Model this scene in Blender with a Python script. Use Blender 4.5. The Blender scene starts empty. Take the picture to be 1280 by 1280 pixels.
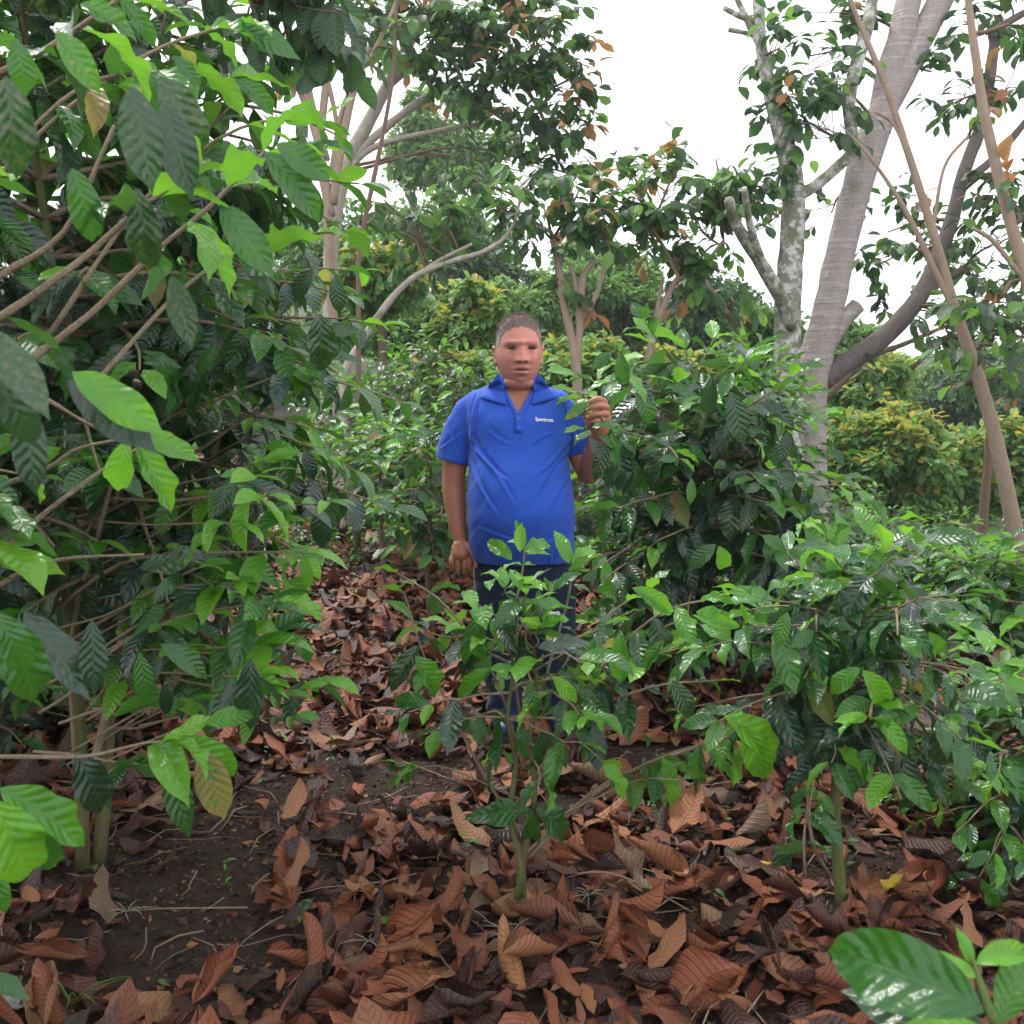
import bpy, bmesh, math, random
import numpy as np
from mathutils import Vector, Matrix
from mathutils.bvhtree import BVHTree

S = bpy.context.scene
COL = S.collection
# ------------------------------------------------------------------ camera
CAM_H, F_PX, PITCH = 1.5, 1200.0, math.radians(7.0)
cd = bpy.data.cameras.new('camera'); cam = bpy.data.objects.new('camera', cd); COL.objects.link(cam)
cd.sensor_width = 36; cd.lens = 36 * F_PX / 1280; cd.clip_start = .05; cd.clip_end = 900
cam.location = (0, 0, CAM_H); cam.rotation_euler = (math.radians(90) - PITCH, 0, 0)
cd.dof.use_dof = True; cd.dof.focus_distance = 3.7; cd.dof.aperture_fstop = 11
S.camera = cam
# ------------------------------------------------------------------ sky, sun, exposure
SUN_EL, SUN_AZ = math.radians(58), math.radians(-40)
W = bpy.data.worlds.new('World'); S.world = W; W.use_nodes = True
nt = W.node_tree; nt.nodes.clear()
sky = nt.nodes.new('ShaderNodeTexSky'); sky.sky_type = 'NISHITA'; sky.sun_disc = False
sky.sun_elevation = SUN_EL; sky.sun_rotation = SUN_AZ; sky.dust_density = 4.0
hs = nt.nodes.new('ShaderNodeHueSaturation'); hs.inputs['Saturation'].default_value = .25
mx = nt.nodes.new('ShaderNodeMix'); mx.data_type = 'RGBA'; mx.inputs[0].default_value = .72
mx.inputs[7].default_value = (11.4, 11.8, 12.4, 1)
bg = nt.nodes.new('ShaderNodeBackground'); bg.inputs[1].default_value = .088
wo = nt.nodes.new('ShaderNodeOutputWorld')
nt.links.new(sky.outputs[0], hs.inputs['Color']); nt.links.new(hs.outputs[0], mx.inputs[6])
nt.links.new(mx.outputs[2], bg.inputs[0]); nt.links.new(bg.outputs[0], wo.inputs[0])
sd = bpy.data.lights.new('sun', 'SUN'); sd.energy = 1.5; sd.angle = math.radians(11); sd.color = (1, .96, .9)
sun = bpy.data.objects.new('sun', sd); COL.objects.link(sun)
sdir = Vector((math.sin(SUN_AZ) * math.cos(SUN_EL), math.cos(SUN_AZ) * math.cos(SUN_EL), math.sin(SUN_EL)))
sun.rotation_euler = sdir.to_track_quat('Z', 'Y').to_euler()
S.view_settings.view_transform = 'Standard'; S.view_settings.look = 'None'
S.view_settings.exposure = 1.2; S.view_settings.gamma = 1; S.view_settings.use_curve_mapping = False

# ------------------------------------------------------------------ maths
Cc = np.array([0, 0, CAM_H]); Fv = np.array([0, math.cos(PITCH), -math.sin(PITCH)])
Uv = np.array([0, math.sin(PITCH), math.cos(PITCH)]); Rv = np.array([1., 0, 0])
def ray(px, py): return Fv + (px - 640) / F_PX * Rv - (py - 640) / F_PX * Uv
def P(px, py, d): return Cc + d * ray(px, py)
def PY(px, py, y):
    r = ray(px, py); return Cc + r * (y / r[1])
def proj(p):
    q = np.asarray(p, float) - Cc; d = q @ Fv
    return 640 + F_PX * (q @ Rv) / d, 640 - F_PX * (q @ Uv) / d, d
def hash2(i, j, s=0):
    v = np.sin(i * 127.1 + j * 311.7 + s * 74.7) * 43758.5453
    return v - np.floor(v)
def vnoise(x, y, s=0):
    x = np.asarray(x, float); y = np.asarray(y, float)
    i = np.floor(x); j = np.floor(y); u = x - i; v = y - j
    u = u * u * (3 - 2 * u); v = v * v * (3 - 2 * v)
    return (hash2(i, j, s) * (1 - u) + hash2(i + 1, j, s) * u) * (1 - v) + (hash2(i, j + 1, s) * (1 - u) + hash2(i + 1, j + 1, s) * u) * v
def sst(a, b, x):
    t = np.clip((np.asarray(x, float) - a) / (b - a), 0, 1); return t * t * (3 - 2 * t)
def g(x, y):
    x = np.asarray(x, float); y = np.asarray(y, float)
    z = .045 * y
    side = sst(.12, .36, x / np.maximum(y, 1.))
    z = z - side * np.minimum(.3 * np.maximum(y - 4.5, 0), 2.6)
    z = z + (1 - side) * (.05 * np.maximum(y - 10, 0) + .05 * np.clip(y - 48, 0, 60))
    z = z + .05 * (vnoise(x * 1.3, y * 1.3, 1) - .5) + .022 * (vnoise(x * 5, y * 5, 2) - .5)
    z = z + .012 * (vnoise(x * 17, y * 17, 3) - .5)
    return z
def G(px, py):
    r = ray(px, py); t = .5
    while t < 150:
        p = Cc + r * t
        if p[2] < g(p[0], p[1]): return np.array([p[0], p[1], float(g(p[0], p[1]))])
        t += .01 if t < 15 else .1
    return Cc + r * 60
def at(px, d):                       # ground point under a pixel column at a depth
    x = (px - 640) / F_PX * d; return np.array([x, d, float(g(x, d))])
def nrm(v):
    v = np.asarray(v, float); return v / (np.linalg.norm(v, axis=-1, keepdims=True) + 1e-12)

# ------------------------------------------------------------------ object helpers
def link(o, parent=None):
    COL.objects.link(o)
    if parent is not None: o.parent = parent
    return o
def tag(o, label=None, cat=None, group=None, kind=None):
    if label: o['label'] = label
    if cat: o['category'] = cat
    if group: o['group'] = group
    if kind: o['kind'] = kind
    return o
def empty(name, loc, label, cat, group=None):
    o = bpy.data.objects.new(name, None); o.location = tuple(loc); o.empty_display_size = .1
    link(o); return tag(o, label, cat, group)
def make_mesh(name, V, Fc, mats=(), smooth=True, uv=None, rnd=None, midx=None, col=None):
    me = bpy.data.meshes.new(name)
    V = np.asarray(V, np.float32)
    if isinstance(Fc, np.ndarray) and Fc.ndim == 2:
        k = Fc.shape[1]; n = len(Fc)
        me.vertices.add(len(V)); me.vertices.foreach_set('co', V.ravel())
        me.loops.add(n * k); me.loops.foreach_set('vertex_index', Fc.astype(np.int32).ravel())
        me.polygons.add(n); me.polygons.foreach_set('loop_start', np.arange(0, n * k, k, dtype=np.int32))
        me.update(calc_edges=True)
    else:
        me.from_pydata(V.tolist(), [], [list(map(int, f)) for f in Fc]); me.update()
    if smooth: me.polygons.foreach_set('use_smooth', np.ones(len(me.polygons), bool))
    if uv is not None:
        L = me.uv_layers.new(name='UVMap'); li = np.zeros(len(me.loops), np.int32)
        me.loops.foreach_get('vertex_index', li)
        L.data.foreach_set('uv', np.asarray(uv, np.float32)[li].ravel())
    if rnd is not None:
        a = me.attributes.new('rnd', 'FLOAT', 'POINT'); a.data.foreach_set('value', np.asarray(rnd, np.float32))
    if col is not None:
        a = me.attributes.new('tint', 'FLOAT_COLOR', 'POINT')
        c = np.ones((len(V), 4), np.float32); c[:, :3] = col; a.data.foreach_set('color', c.ravel())
    for m in (mats if isinstance(mats, (list, tuple)) else [mats]): me.materials.append(m)
    if midx is not None: me.polygons.foreach_set('material_index', np.asarray(midx, np.int32))
    me.update(); return me
def obj(name, me, parent=None, origin=None, kind=None):
    """mesh verts are in world coordinates; origin = parent's location"""
    o = bpy.data.objects.new(name, me); link(o, parent)
    if parent is not None:
        o.location = -Vector(parent_loc(parent))
    if kind: o['kind'] = kind
    return o
def parent_loc(p):
    v = Vector((0, 0, 0))
    while p is not None: v = v + p.location; p = p.parent
    return v

class MB:                            # mesh collector
    def __init__(s): s.V = []; s.F = []; s.n = 0; s.R = []
    def add(s, V, Fc, rnd=0.):
        V = np.asarray(V, float); s.V.append(V); s.F += [tuple(int(i) + s.n for i in f) for f in Fc]
        s.R.append(np.full(len(V), rnd)); s.n += len(V); return s
    def mesh(s, name, mat, smooth=True): return make_mesh(name, np.vstack(s.V), s.F, mat, smooth, rnd=np.concatenate(s.R))
def smooth_poly(pts, rad, sub=4):
    pts = np.asarray(pts, float); rad = np.asarray(rad, float)
    if len(pts) < 3: 
        t = np.linspace(0, 1, sub + 1)[:, None]; return pts[0] * (1 - t) + pts[-1] * t, np.interp(t[:, 0], [0, 1], [rad[0], rad[-1]])
    Pp = np.vstack([2 * pts[0] - pts[1], pts, 2 * pts[-1] - pts[-2]]); out = []; ro = []
    for i in range(len(pts) - 1):
        p0, p1, p2, p3 = Pp[i:i + 4]
        for k in range(sub):
            t = k / sub
            out.append(.5 * ((2 * p1) + (-p0 + p2) * t + (2 * p0 - 5 * p1 + 4 * p2 - p3) * t * t + (-p0 + 3 * p1 - 3 * p2 + p3) * t ** 3))
            ro.append(rad[i] * (1 - t) + rad[i + 1] * t)
    out.append(pts[-1]); ro.append(rad[-1]); return np.array(out), np.array(ro)
def tube(pts, rad, sides=6, lump=0., seed=0, cap=True):
    pts = np.asarray(pts, float); rad = np.broadcast_to(np.asarray(rad, float), (len(pts),)); n = len(pts)
    T = nrm(np.gradient(pts, axis=0)); a = np.array([0, 0, 1.]) if abs(T[0][2]) < .9 else np.array([1., 0, 0])
    u = nrm(np.cross(T[0], a)); ang = np.linspace(0, 2 * math.pi, sides, endpoint=False); V = []
    rs = np.random.RandomState(seed)
    lm = 1 + lump * (rs.rand(n, sides) - .5) if lump else np.ones((n, sides))
    for i in range(n):
        u = nrm(u - T[i] * (u @ T[i])); v = np.cross(T[i], u)
        V.append(pts[i] + (rad[i] * lm[i])[:, None] * (np.cos(ang)[:, None] * u + np.sin(ang)[:, None] * v))
    V = np.vstack(V); Fc = []
    for i in range(n - 1):
        for k in range(sides):
            k2 = (k + 1) % sides; Fc.append((i * sides + k, i * sides + k2, (i + 1) * sides + k2, (i + 1) * sides + k))
    if cap:
        V = np.vstack([V, pts[0] - T[0] * rad[0] * .3, pts[-1] + T[-1] * rad[-1] * .3]); b = n * sides
        for k in range(sides):
            k2 = (k + 1) % sides; Fc.append((b, k2, k)); Fc.append((b + 1, (n - 1) * sides + k, (n - 1) * sides + k2))
    return V, Fc

# ------------------------------------------------------------------ materials
class NB:
    def __init__(s, name):
        s.m = bpy.data.materials.new(name); s.m.use_nodes = True; s.t = s.m.node_tree; s.t.nodes.clear()
    def n(s, ty, **kw):
        x = s.t.nodes.new(ty)
        for k, v in kw.items(): setattr(x, k, v)
        return x
    def l(s, a, b): s.t.links.new(a, b)
    def put(s, inp, v):
        if isinstance(v, bpy.types.NodeSocket): s.l(v, inp)
        elif isinstance(v, (tuple, list)) and len(v) == 3 and inp.type == 'RGBA': inp.default_value = (*v, 1)
        else: inp.default_value = v
    def math(s, op, a, b=0., c=None):
        x = s.n('ShaderNodeMath', operation=op); s.put(x.inputs[0], a); s.put(x.inputs[1], b)
        if c is not None: s.put(x.inputs[2], c)
        return x.outputs[0]
    def mix(s, f, a, b, blend='MIX'):
        x = s.n('ShaderNodeMix', data_type='RGBA', blend_type=blend); s.put(x.inputs[0], f); s.put(x.inputs[6], a); s.put(x.inputs[7], b); return x.outputs[2]
    def ramp(s, f, stops):
        x = s.n('ShaderNodeValToRGB'); e = x.color_ramp.elements
        while len(e) < len(stops): e.new(.5)
        for q, (p, c) in zip(e, stops): q.position = p; q.color = (*c, 1)
        s.put(x.inputs[0], f); return x.outputs[0]
    def noise(s, vec, scale, detail=3., rough=.55, out=0):
        x = s.n('ShaderNodeTexNoise'); s.put(x.inputs['Vector'], vec); x.inputs['Scale'].default_value = scale
        x.inputs['Detail'].default_value = detail; x.inputs['Roughness'].default_value = rough; return x.outputs[out]
    def bump(s, h, strength=.3, dist=.01, normal=None):
        x = s.n('ShaderNodeBump'); x.inputs['Strength'].default_value = strength; x.inputs['Distance'].default_value = dist
        s.l(h, x.inputs['Height'])
        if normal is not None: s.l(normal, x.inputs['Normal'])
        return x.outputs[0]
    def bsdf(s, color, rough=.6, spec=.5, normal=None):
        x = s.n('ShaderNodeBsdfPrincipled'); s.put(x.inputs['Base Color'], color); s.put(x.inputs['Roughness'], rough)
        s.put(x.inputs['Specular IOR Level'], spec)
        if normal is not None: s.l(normal, x.inputs['Normal'])
        return x
    def out(s, sh):
        o = s.n('ShaderNodeOutputMaterial'); s.l(sh, o.inputs[0]); return s.m
    def obco(s): return s.n('ShaderNodeTexCoord').outputs['Object']
def leaf_mat(name, stops, trans=(.25, .5, .06), tmix=.3, rough=.32, spec=.5, veins=8.5, back=(.10, .17, .07), blotch=0., blotch_col=(.3, .25, .08), vcol=.35, vb=.2, coat=0.):
    b = NB(name)
    oi = b.n('ShaderNodeObjectInfo'); at_ = b.n('ShaderNodeAttribute', attribute_name='rnd')
    r = b.math('FRACT', b.math('ADD', oi.outputs['Random'], at_.outputs['Fac']))
    base = b.ramp(r, stops)
    uv = b.n('ShaderNodeUVMap', uv_map='UVMap'); sp = b.n('ShaderNodeSeparateXYZ'); b.l(uv.outputs[0], sp.inputs[0])
    s_ = b.math('MULTIPLY', b.math('ABSOLUTE', b.math('SUBTRACT', sp.outputs[0], .5)), 2.)
    ph = b.math('SUBTRACT', b.math('MULTIPLY', sp.outputs[1], veins), b.math('MULTIPLY', s_, 1.5)); ph = b.math('ADD', ph, b.math('MULTIPLY', b.noise(uv.outputs[0], 2.5, 2.), .9)); ph = b.math('ADD', ph, b.math('MULTIPLY', b.math('GREATER_THAN', sp.outputs[0], .5), .45))
    c = b.math('COSINE', b.math('MULTIPLY', ph, 2 * math.pi))
    lat = b.math('POWER', b.math('MULTIPLY', b.math('ADD', c, 1.), .5), 9.)
    mid = b.math('SUBTRACT', 1., b.math('SMOOTH_MIN', b.math('MULTIPLY', s_, 14.), 1., .1))
    mid = b.math('MAXIMUM', mid, 0.)
    vein = b.math('MAXIMUM', mid, b.math('MULTIPLY', lat, .55))
    no = b.noise(b.n('ShaderNodeTexCoord').outputs['Object'], 9., 3.)
    base = b.mix(b.math('MULTIPLY', no, .5), base, b.mix(1., base, (.55, .6, .5), 'MULTIPLY'))
    base = b.mix(b.math('MULTIPLY', vein, vcol), base, (.22, .32, .10))
    if blotch:
        n2 = b.noise(b.n('ShaderNodeTexCoord').outputs['Object'], 14., 4.)
        q = b.math('MULTIPLY', b.math('GREATER_THAN', b.math('ADD', n2, b.math('MULTIPLY', r, .25)), 1 - blotch), .8)
        base = b.mix(q, base, blotch_col)
    sp_ = b.noise(b.n('ShaderNodeTexCoord').outputs['Object'], 38., 3., .6); base = b.mix(b.math('MULTIPLY', b.math('GREATER_THAN', sp_, .68), .55), base, (.10, .07, .03))
    geo = b.n('ShaderNodeNewGeometry')
    base2 = b.mix(b.math('MULTIPLY', geo.outputs['Backfacing'], .6), base, back)
    hgt = b.math('SUBTRACT', b.math('MULTIPLY', b.math('SUBTRACT', 1., c), .5), b.math('MULTIPLY', mid, 1.2))
    nm = b.bump(hgt, vb, .02)
    fine = b.bump(b.noise(b.n('ShaderNodeTexCoord').outputs['Object'], 45., 2.), .12, .01, nm)
    rr = b.math('ADD', b.math('MULTIPLY', no, .25), rough - .1)
    rr = b.math('ADD', rr, b.math('MULTIPLY', geo.outputs['Backfacing'], .35))
    p = b.bsdf(base2, rr, spec, fine); p.inputs['Coat Weight'].default_value = coat; p.inputs['Coat Roughness'].default_value = .15; b.l(fine, p.inputs['Coat Normal'])
    t = b.n('ShaderNodeBsdfTranslucent'); b.l(b.mix(.6, b.mix(1., base, (2.2, 2.4, 1.2), 'MULTIPLY'), trans), t.inputs[0])
    ms = b.n('ShaderNodeMixShader'); ms.inputs[0].default_value = tmix; b.l(p.outputs[0], ms.inputs[1]); b.l(t.outputs[0], ms.inputs[2])
    return b.out(ms.outputs[0])
M = {}
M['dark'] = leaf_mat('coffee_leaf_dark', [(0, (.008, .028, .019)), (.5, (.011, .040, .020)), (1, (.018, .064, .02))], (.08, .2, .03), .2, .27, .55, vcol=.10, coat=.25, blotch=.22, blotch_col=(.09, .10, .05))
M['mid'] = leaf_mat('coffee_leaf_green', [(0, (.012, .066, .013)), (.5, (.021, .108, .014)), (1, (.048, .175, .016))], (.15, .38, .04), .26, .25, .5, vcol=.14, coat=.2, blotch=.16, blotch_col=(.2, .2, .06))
M['young'] = leaf_mat('coffee_leaf_young', [(0, (.045, .19, .012)), (.5, (.085, .28, .014)), (1, (.16, .38, .022))], (.28, .55, .05), .34, .25, .5, vcol=.12, coat=.15, back=(.2, .38, .1))
M['old'] = leaf_mat('coffee_leaf_old', [(0, (.20, .26, .05)), (.5, (.10, .18, .05)), (1, (.30, .26, .05))], (.4, .45, .08), .35, .35, .45, blotch=.45, blotch_col=(.26, .17, .06))
M['tdark'] = leaf_mat('shade_leaf_dark', [(0, (.012, .036, .02)), (.6, (.022, .062, .026)), (1, (.04, .10, .03))], (.12, .26, .06), .25, .42, .45, back=(.12, .19, .12))
M['tmid'] = leaf_mat('shade_leaf_green', [(0, (.045, .13, .035)), (.6, (.08, .2, .045)), (1, (.13, .27, .05))], (.25, .45, .08), .35, .42, .4, back=(.16, .26, .12))
M['rust'] = leaf_mat('shade_leaf_rust', [(0, (.27, .10, .055)), (.5, (.33, .15, .08)), (1, (.27, .20, .07))], (.5, .25, .12), .35, .5, .3, back=(.4, .2, .1))
M['gold'] = leaf_mat('bush_leaf_gold', [(0, (.32, .32, .05)), (.5, (.42, .30, .06)), (1, (.2, .32, .05))], (.6, .5, .1), .35, .5, .3, back=(.4, .34, .12))
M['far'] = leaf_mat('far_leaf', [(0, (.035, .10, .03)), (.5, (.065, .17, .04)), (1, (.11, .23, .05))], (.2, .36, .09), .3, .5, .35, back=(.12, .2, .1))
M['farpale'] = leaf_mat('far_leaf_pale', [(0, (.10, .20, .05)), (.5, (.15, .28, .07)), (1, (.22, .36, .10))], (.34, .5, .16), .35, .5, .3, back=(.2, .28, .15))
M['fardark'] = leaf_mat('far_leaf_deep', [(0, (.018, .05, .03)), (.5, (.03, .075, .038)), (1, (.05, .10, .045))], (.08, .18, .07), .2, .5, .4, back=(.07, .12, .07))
M['grass'] = leaf_mat('grass_blade', [(0, (.08, .2, .03)), (.5, (.12, .26, .04)), (1, (.22, .3, .07))], (.3, .5, .08), .3, .5, .3)

def litter_mat(name, stops, rough=.5, spec=.4):
    b = NB(name)
    oi = b.n('ShaderNodeObjectInfo'); at_ = b.n('ShaderNodeAttribute', attribute_name='rnd')
    r = b.math('FRACT', b.math('ADD', oi.outputs['Random'], at_.outputs['Fac'])); base = b.ramp(r, stops)
    oc = b.n('ShaderNodeTexCoord').outputs['Object']
    uv = b.n('ShaderNodeUVMap', uv_map='UVMap'); sp = b.n('ShaderNodeSeparateXYZ'); b.l(uv.outputs[0], sp.inputs[0])
    s_ = b.math('MULTIPLY', b.math('ABSOLUTE', b.math('SUBTRACT', sp.outputs[0], .5)), 2.)
    ph = b.math('SUBTRACT', b.math('MULTIPLY', sp.outputs[1], 13.), b.math('MULTIPLY', s_, 2.))
    c = b.math('COSINE', b.math('MULTIPLY', ph, 2 * math.pi)); lat = b.math('POWER', b.math('MULTIPLY', b.math('ADD', c, 1.), .5), 10.)
    mid = b.math('MAXIMUM', b.math('SUBTRACT', 1., b.math('MULTIPLY', s_, 18.)), 0.)
    n1 = b.noise(uv.outputs[0], 5., 5., .65); n2 = b.noise(uv.outputs[0], 26., 4., .7)
    base = b.mix(b.math('MULTIPLY', n1, .75), base, b.mix(1., base, (.45, .38, .36), 'MULTIPLY'))
    base = b.mix(b.math('MULTIPLY', b.math('GREATER_THAN', n2, .66), .55), base, (.03, .018, .014))
    base = b.mix(b.math('MULTIPLY', b.math('MAXIMUM', mid, b.math('MULTIPLY', lat, .5)), .3), base, (.10, .045, .025))
    h = b.math('ADD', b.math('MULTIPLY', b.math('SUBTRACT', 1., b.math('MAXIMUM', mid, lat)), .6), b.math('MULTIPLY', n2, .6))
    nm = b.bump(h, .55, .012)
    rr = b.math('ADD', rough - .18, b.math('MULTIPLY', n1, .4))
    p = b.bsdf(base, rr, spec, nm); return b.out(p.outputs[0])
M['brown'] = litter_mat('dead_leaf', [(0, (.29, .092, .043)), (.25, (.34, .115, .053)), (.45, (.20, .07, .042)), (.62, (.40, .17, .075)), (.76, (.28, .10, .055)), (.88, (.44, .23, .11)), (.95, (.26, .17, .11)), (1, (.15, .055, .04))], .42)
M['wet'] = litter_mat('dead_leaf_wet', [(0, (.032, .016, .014)), (.5, (.075, .028, .02)), (1, (.13, .045, .03))], .3, .5)
M['yellow'] = litter_mat('dead_leaf_yellow', [(0, (.62, .42, .03)), (1, (.6, .46, .05))], .5)
M['tan'] = litter_mat('dead_leaf_tan', [(0, (.40, .21, .10)), (1, (.44, .20, .09))], .5)
M['greyleaf'] = litter_mat('dead_leaf_grey', [(0, (.2, .18, .15)), (1, (.3, .27, .22))], .6)

def bark(name, a, c, scale=30., rings=False, lich=None, lf=.55, bstr=.5, stretch=.25):
    b = NB(name); oc = b.obco()
    mp = b.n('ShaderNodeMapping'); mp.inputs['Scale'].default_value = (1, 1, stretch); b.l(oc, mp.inputs[0])
    n1 = b.noise(mp.outputs[0], scale, 5., .65); n2 = b.noise(oc, scale * .25, 4.)
    col = b.mix(n1, a, c); col = b.mix(b.math('MULTIPLY', n2, .5), col, b.mix(1., col, (.5, .5, .48), 'MULTIPLY')); h = n1
    if rings:
        m2 = b.n('ShaderNodeMapping'); m2.inputs['Scale'].default_value = (.6, .6, 9); m2.inputs['Rotation'].default_value = (0, .35, 0); b.l(oc, m2.inputs[0])
        rg = b.noise(m2.outputs[0], 3., 4., .6); q = b.math('GREATER_THAN', rg, .60)
        col = b.mix(b.math('MULTIPLY', q, .22), col, tuple(min(1, x * 1.5) for x in c)); h = b.math('ADD', n1, b.math('MULTIPLY', rg, .8))
    if lich:
        q = b.ramp(b.noise(oc, 11., 6., .7), [(lf - .04, (0, 0, 0)), (lf + .05, (1, 1, 1))]); col = b.mix(b.math('MULTIPLY', q, .85), col, lich)
        q = b.ramp(b.noise(oc, 4., 5., .7), [(lf, (0, 0, 0)), (lf + .08, (1, 1, 1))]); col = b.mix(b.math('MULTIPLY', q, .6), col, (.10, .13, .04))
    p = b.bsdf(col, .85, .25, b.bump(h, bstr + .25, .03)); return b.out(p.outputs[0])
M['bark_smooth'] = bark('bark_smooth_grey', (.30, .25, .23), (.44, .38, .36), 22., True, (.5, .5, .45), .63)
M['bark_lichen'] = bark('bark_lichen', (.16, .14, .12), (.3, .27, .23), 26., False, (.55, .54, .49), .5)
M['bark_tan'] = bark('bark_tan', (.27, .19, .14), (.42, .32, .24), 28.)
M['bark_pale'] = bark('bark_pale', (.34, .28, .24), (.5, .44, .38), 24., False, (.5, .5, .46), .6)
M['bark_brown'] = bark('bark_brown', (.13, .085, .06), (.25, .17, .12), 40.)
M['bark_dark'] = bark('bark_dark', (.09, .075, .07), (.2, .165, .15), 24.)
M['twig'] = bark('coffee_branch', (.22, .155, .10), (.45, .35, .25), 60., False, (.45, .42, .36), .64)
M['stem_green'] = bark('green_stem', (.12, .18, .05), (.2, .25, .08), 50.)
M['moss'] = bark('mossy_stem', (.10, .085, .04), (.2, .17, .08), 40., False, (.11, .14, .04), .5)

def ground_mat():
    b = NB('soil'); oc = b.obco(); sp = b.n('ShaderNodeSeparateXYZ'); b.l(oc, sp.inputs[0])
    n1 = b.noise(oc, 2.2, 6., .6); n2 = b.noise(oc, 26., 6., .7); n3 = b.noise(oc, 95., 4., .7)
    col = b.ramp(n2, [(.3, (.022, .012, .008)), (.5, (.050, .027, .018)), (.68, (.11, .060, .038))])
    col = b.mix(b.math('MULTIPLY', n1, .5), col, (.045, .022, .015))
    col = b.mix(b.math('MULTIPLY', b.math('GREATER_THAN', n3, .70), .6), col, (.20, .12, .075))
    far = b.n('ShaderNodeMapRange'); b.l(sp.outputs[1], far.inputs[0]); far.inputs[1].default_value = 7; far.inputs[2].default_value = 13
    gq = b.math('MULTIPLY', far.outputs[0], b.ramp(b.noise(oc, 1.1, 5.), [(.38, (.2, .2, .2)), (.6, (1, 1, 1))]))
    col = b.mix(gq, col, b.mix(b.noise(oc, 8., 5.), (.012, .025, .008), (.04, .075, .02)))
    h = b.math('ADD', n2, b.math('MULTIPLY', n3, .5))
    p = b.bsdf(col, .8, .3, b.bump(h, 1., .05)); return b.out(p.outputs[0])
M['soil'] = ground_mat()
def plain(name, col, rough=.6, spec=.4, ns=0., namp=.3, bs=0.):
    b = NB(name); oc = b.obco(); c = col; nm = None
    if ns:
        n = b.noise(oc, ns, 5., .65); c = b.mix(b.math('MULTIPLY', n, namp * 2), col, tuple(x * .55 for x in col))
        if bs: nm = b.bump(n, bs, .005)
    return b.out(b.bsdf(c, rough, spec, nm).outputs[0])

# ------------------------------------------------------------------ ground
def build_ground():
    nx, ny = 260, 250
    u = np.linspace(-1, 1, nx); xs = 130 * np.sinh(5.4 * u) / math.sinh(5.4)
    v = np.linspace(0, 1, ny); ys = -2.5 + 170 * np.sinh(5.2 * v) / math.sinh(5.2)
    X, Y = np.meshgrid(xs, ys); Z = g(X, Y)
    V = np.stack([X.ravel(), Y.ravel(), Z.ravel()], 1)
    i = np.arange((nx - 1) * (ny - 1)); r = i // (nx - 1); c = i % (nx - 1); a = r * nx + c
    Fc = np.stack([a, a + 1, a + nx + 1, a + nx], 1)
    o = obj('ground', make_mesh('ground', V, Fc, M['soil'])); o['kind'] = 'structure'; return o
ground = build_ground()

# ------------------------------------------------------------------ leaf geometry
def leaf_grid(nL, nW, hw=.2, kx=0., ky=0., fold=0., wave=0., wf=3., corr=0., nc=10., noise=0., seed=0, prof='coffee', ragged=0., twist=0.):
    rs = np.random.RandomState(seed); V = []; U = []; ph = rs.rand() * 6.28; ph2 = rs.rand() * 6.28
    for i in range(nL + 1):
        t = i / nL
        if prof == 'coffee': w = hw * (math.sin(math.pi * min(1, t ** .92)) ** .85) * (1 - .45 * float(sst(.78, .95, t))) if 0 < t < 1 else 0
        elif prof == 'round': w = hw * math.sin(math.pi * t ** .85) ** .6 if 0 < t < 1 else 0
        else: w = hw * (math.sin(math.pi * t ** 1.15) ** .8) if 0 < t < 1 else 0
        w = max(w, .006 if 0 < t < 1 else .002)
        b = ky * t
        cy, cz = (math.sin(b) / ky, -(1 - math.cos(b)) / ky) if abs(ky) > 1e-3 else (t, 0)
        for j in range(nW + 1):
            s = 2 * j / nW - 1; q = 1 - ragged * rs.rand() * (abs(s) > .9)
            if abs(kx) > 1e-3: a = s * kx; x = w * q * math.sin(a) / kx; z = w * (1 - math.cos(a)) / kx
            else: x = s * w * q; z = 0
            z += fold * abs(s) * w + wave * w * math.sin(6.283 * wf * t + (ph if s < 0 else ph2)) * s * s
            if corr: z += corr * math.cos(6.283 * (nc * t - 1.5 * abs(s))) * (w / hw) * (1 - abs(s) ** 4) * (abs(s) > .05)
            z += noise * (rs.rand() - .5)
            if twist: ct, st_ = math.cos(twist * t), math.sin(twist * t); x, z = x * ct - z * st_, x * st_ + z * ct
            V.append((x, cy + z * math.sin(b), cz + z * math.cos(b))); U.append((.5 + .5 * s, t))
    Fc = [(i * (nW + 1) + j, i * (nW + 1) + j + 1, (i + 1) * (nW + 1) + j + 1, (i + 1) * (nW + 1) + j) for i in range(nL) for j in range(nW)]
    return np.array(V), np.array(Fc), np.array(U)
def variants(n, f): return [f(k) for k in range(n)]
rv = random.Random(5)
COF_HI = variants(12, lambda k: leaf_grid(18, 6, rv.uniform(.165, .225), 0, rv.uniform(.2, 1.5), rv.uniform(.05, .6), rv.uniform(.1, .28), rv.uniform(1.5, 3.5), .0016, 10., .003, k, twist=rv.uniform(-.7, .7)))
COF = variants(10, lambda k: leaf_grid(8, 4, rv.uniform(.165, .225), 0, rv.uniform(.2, 1.5), rv.uniform(.05, .6), .2, rv.uniform(2, 3), 0, 10., .005, k, twist=rv.uniform(-.7, .7)))
COF_LO = variants(5, lambda k: leaf_grid(4, 2, rv.uniform(.18, .22), 0, rv.uniform(.3, 1.), rv.uniform(.1, .45), .0, 2, 0, 10., .0, k))
TRE = variants(6, lambda k: leaf_grid(6, 4, rv.uniform(.22, .28), 0, rv.uniform(.2, 1.2), rv.uniform(.05, .4), .12, 2, 0, 10., .006, k, 'obov'))
TRE_LO = variants(5, lambda k: leaf_grid(3, 2, rv.uniform(.22, .28), 0, rv.uniform(.3, 1.1), rv.uniform(.1, .4), 0, 2, 0, 10., 0, k, 'obov'))
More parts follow.
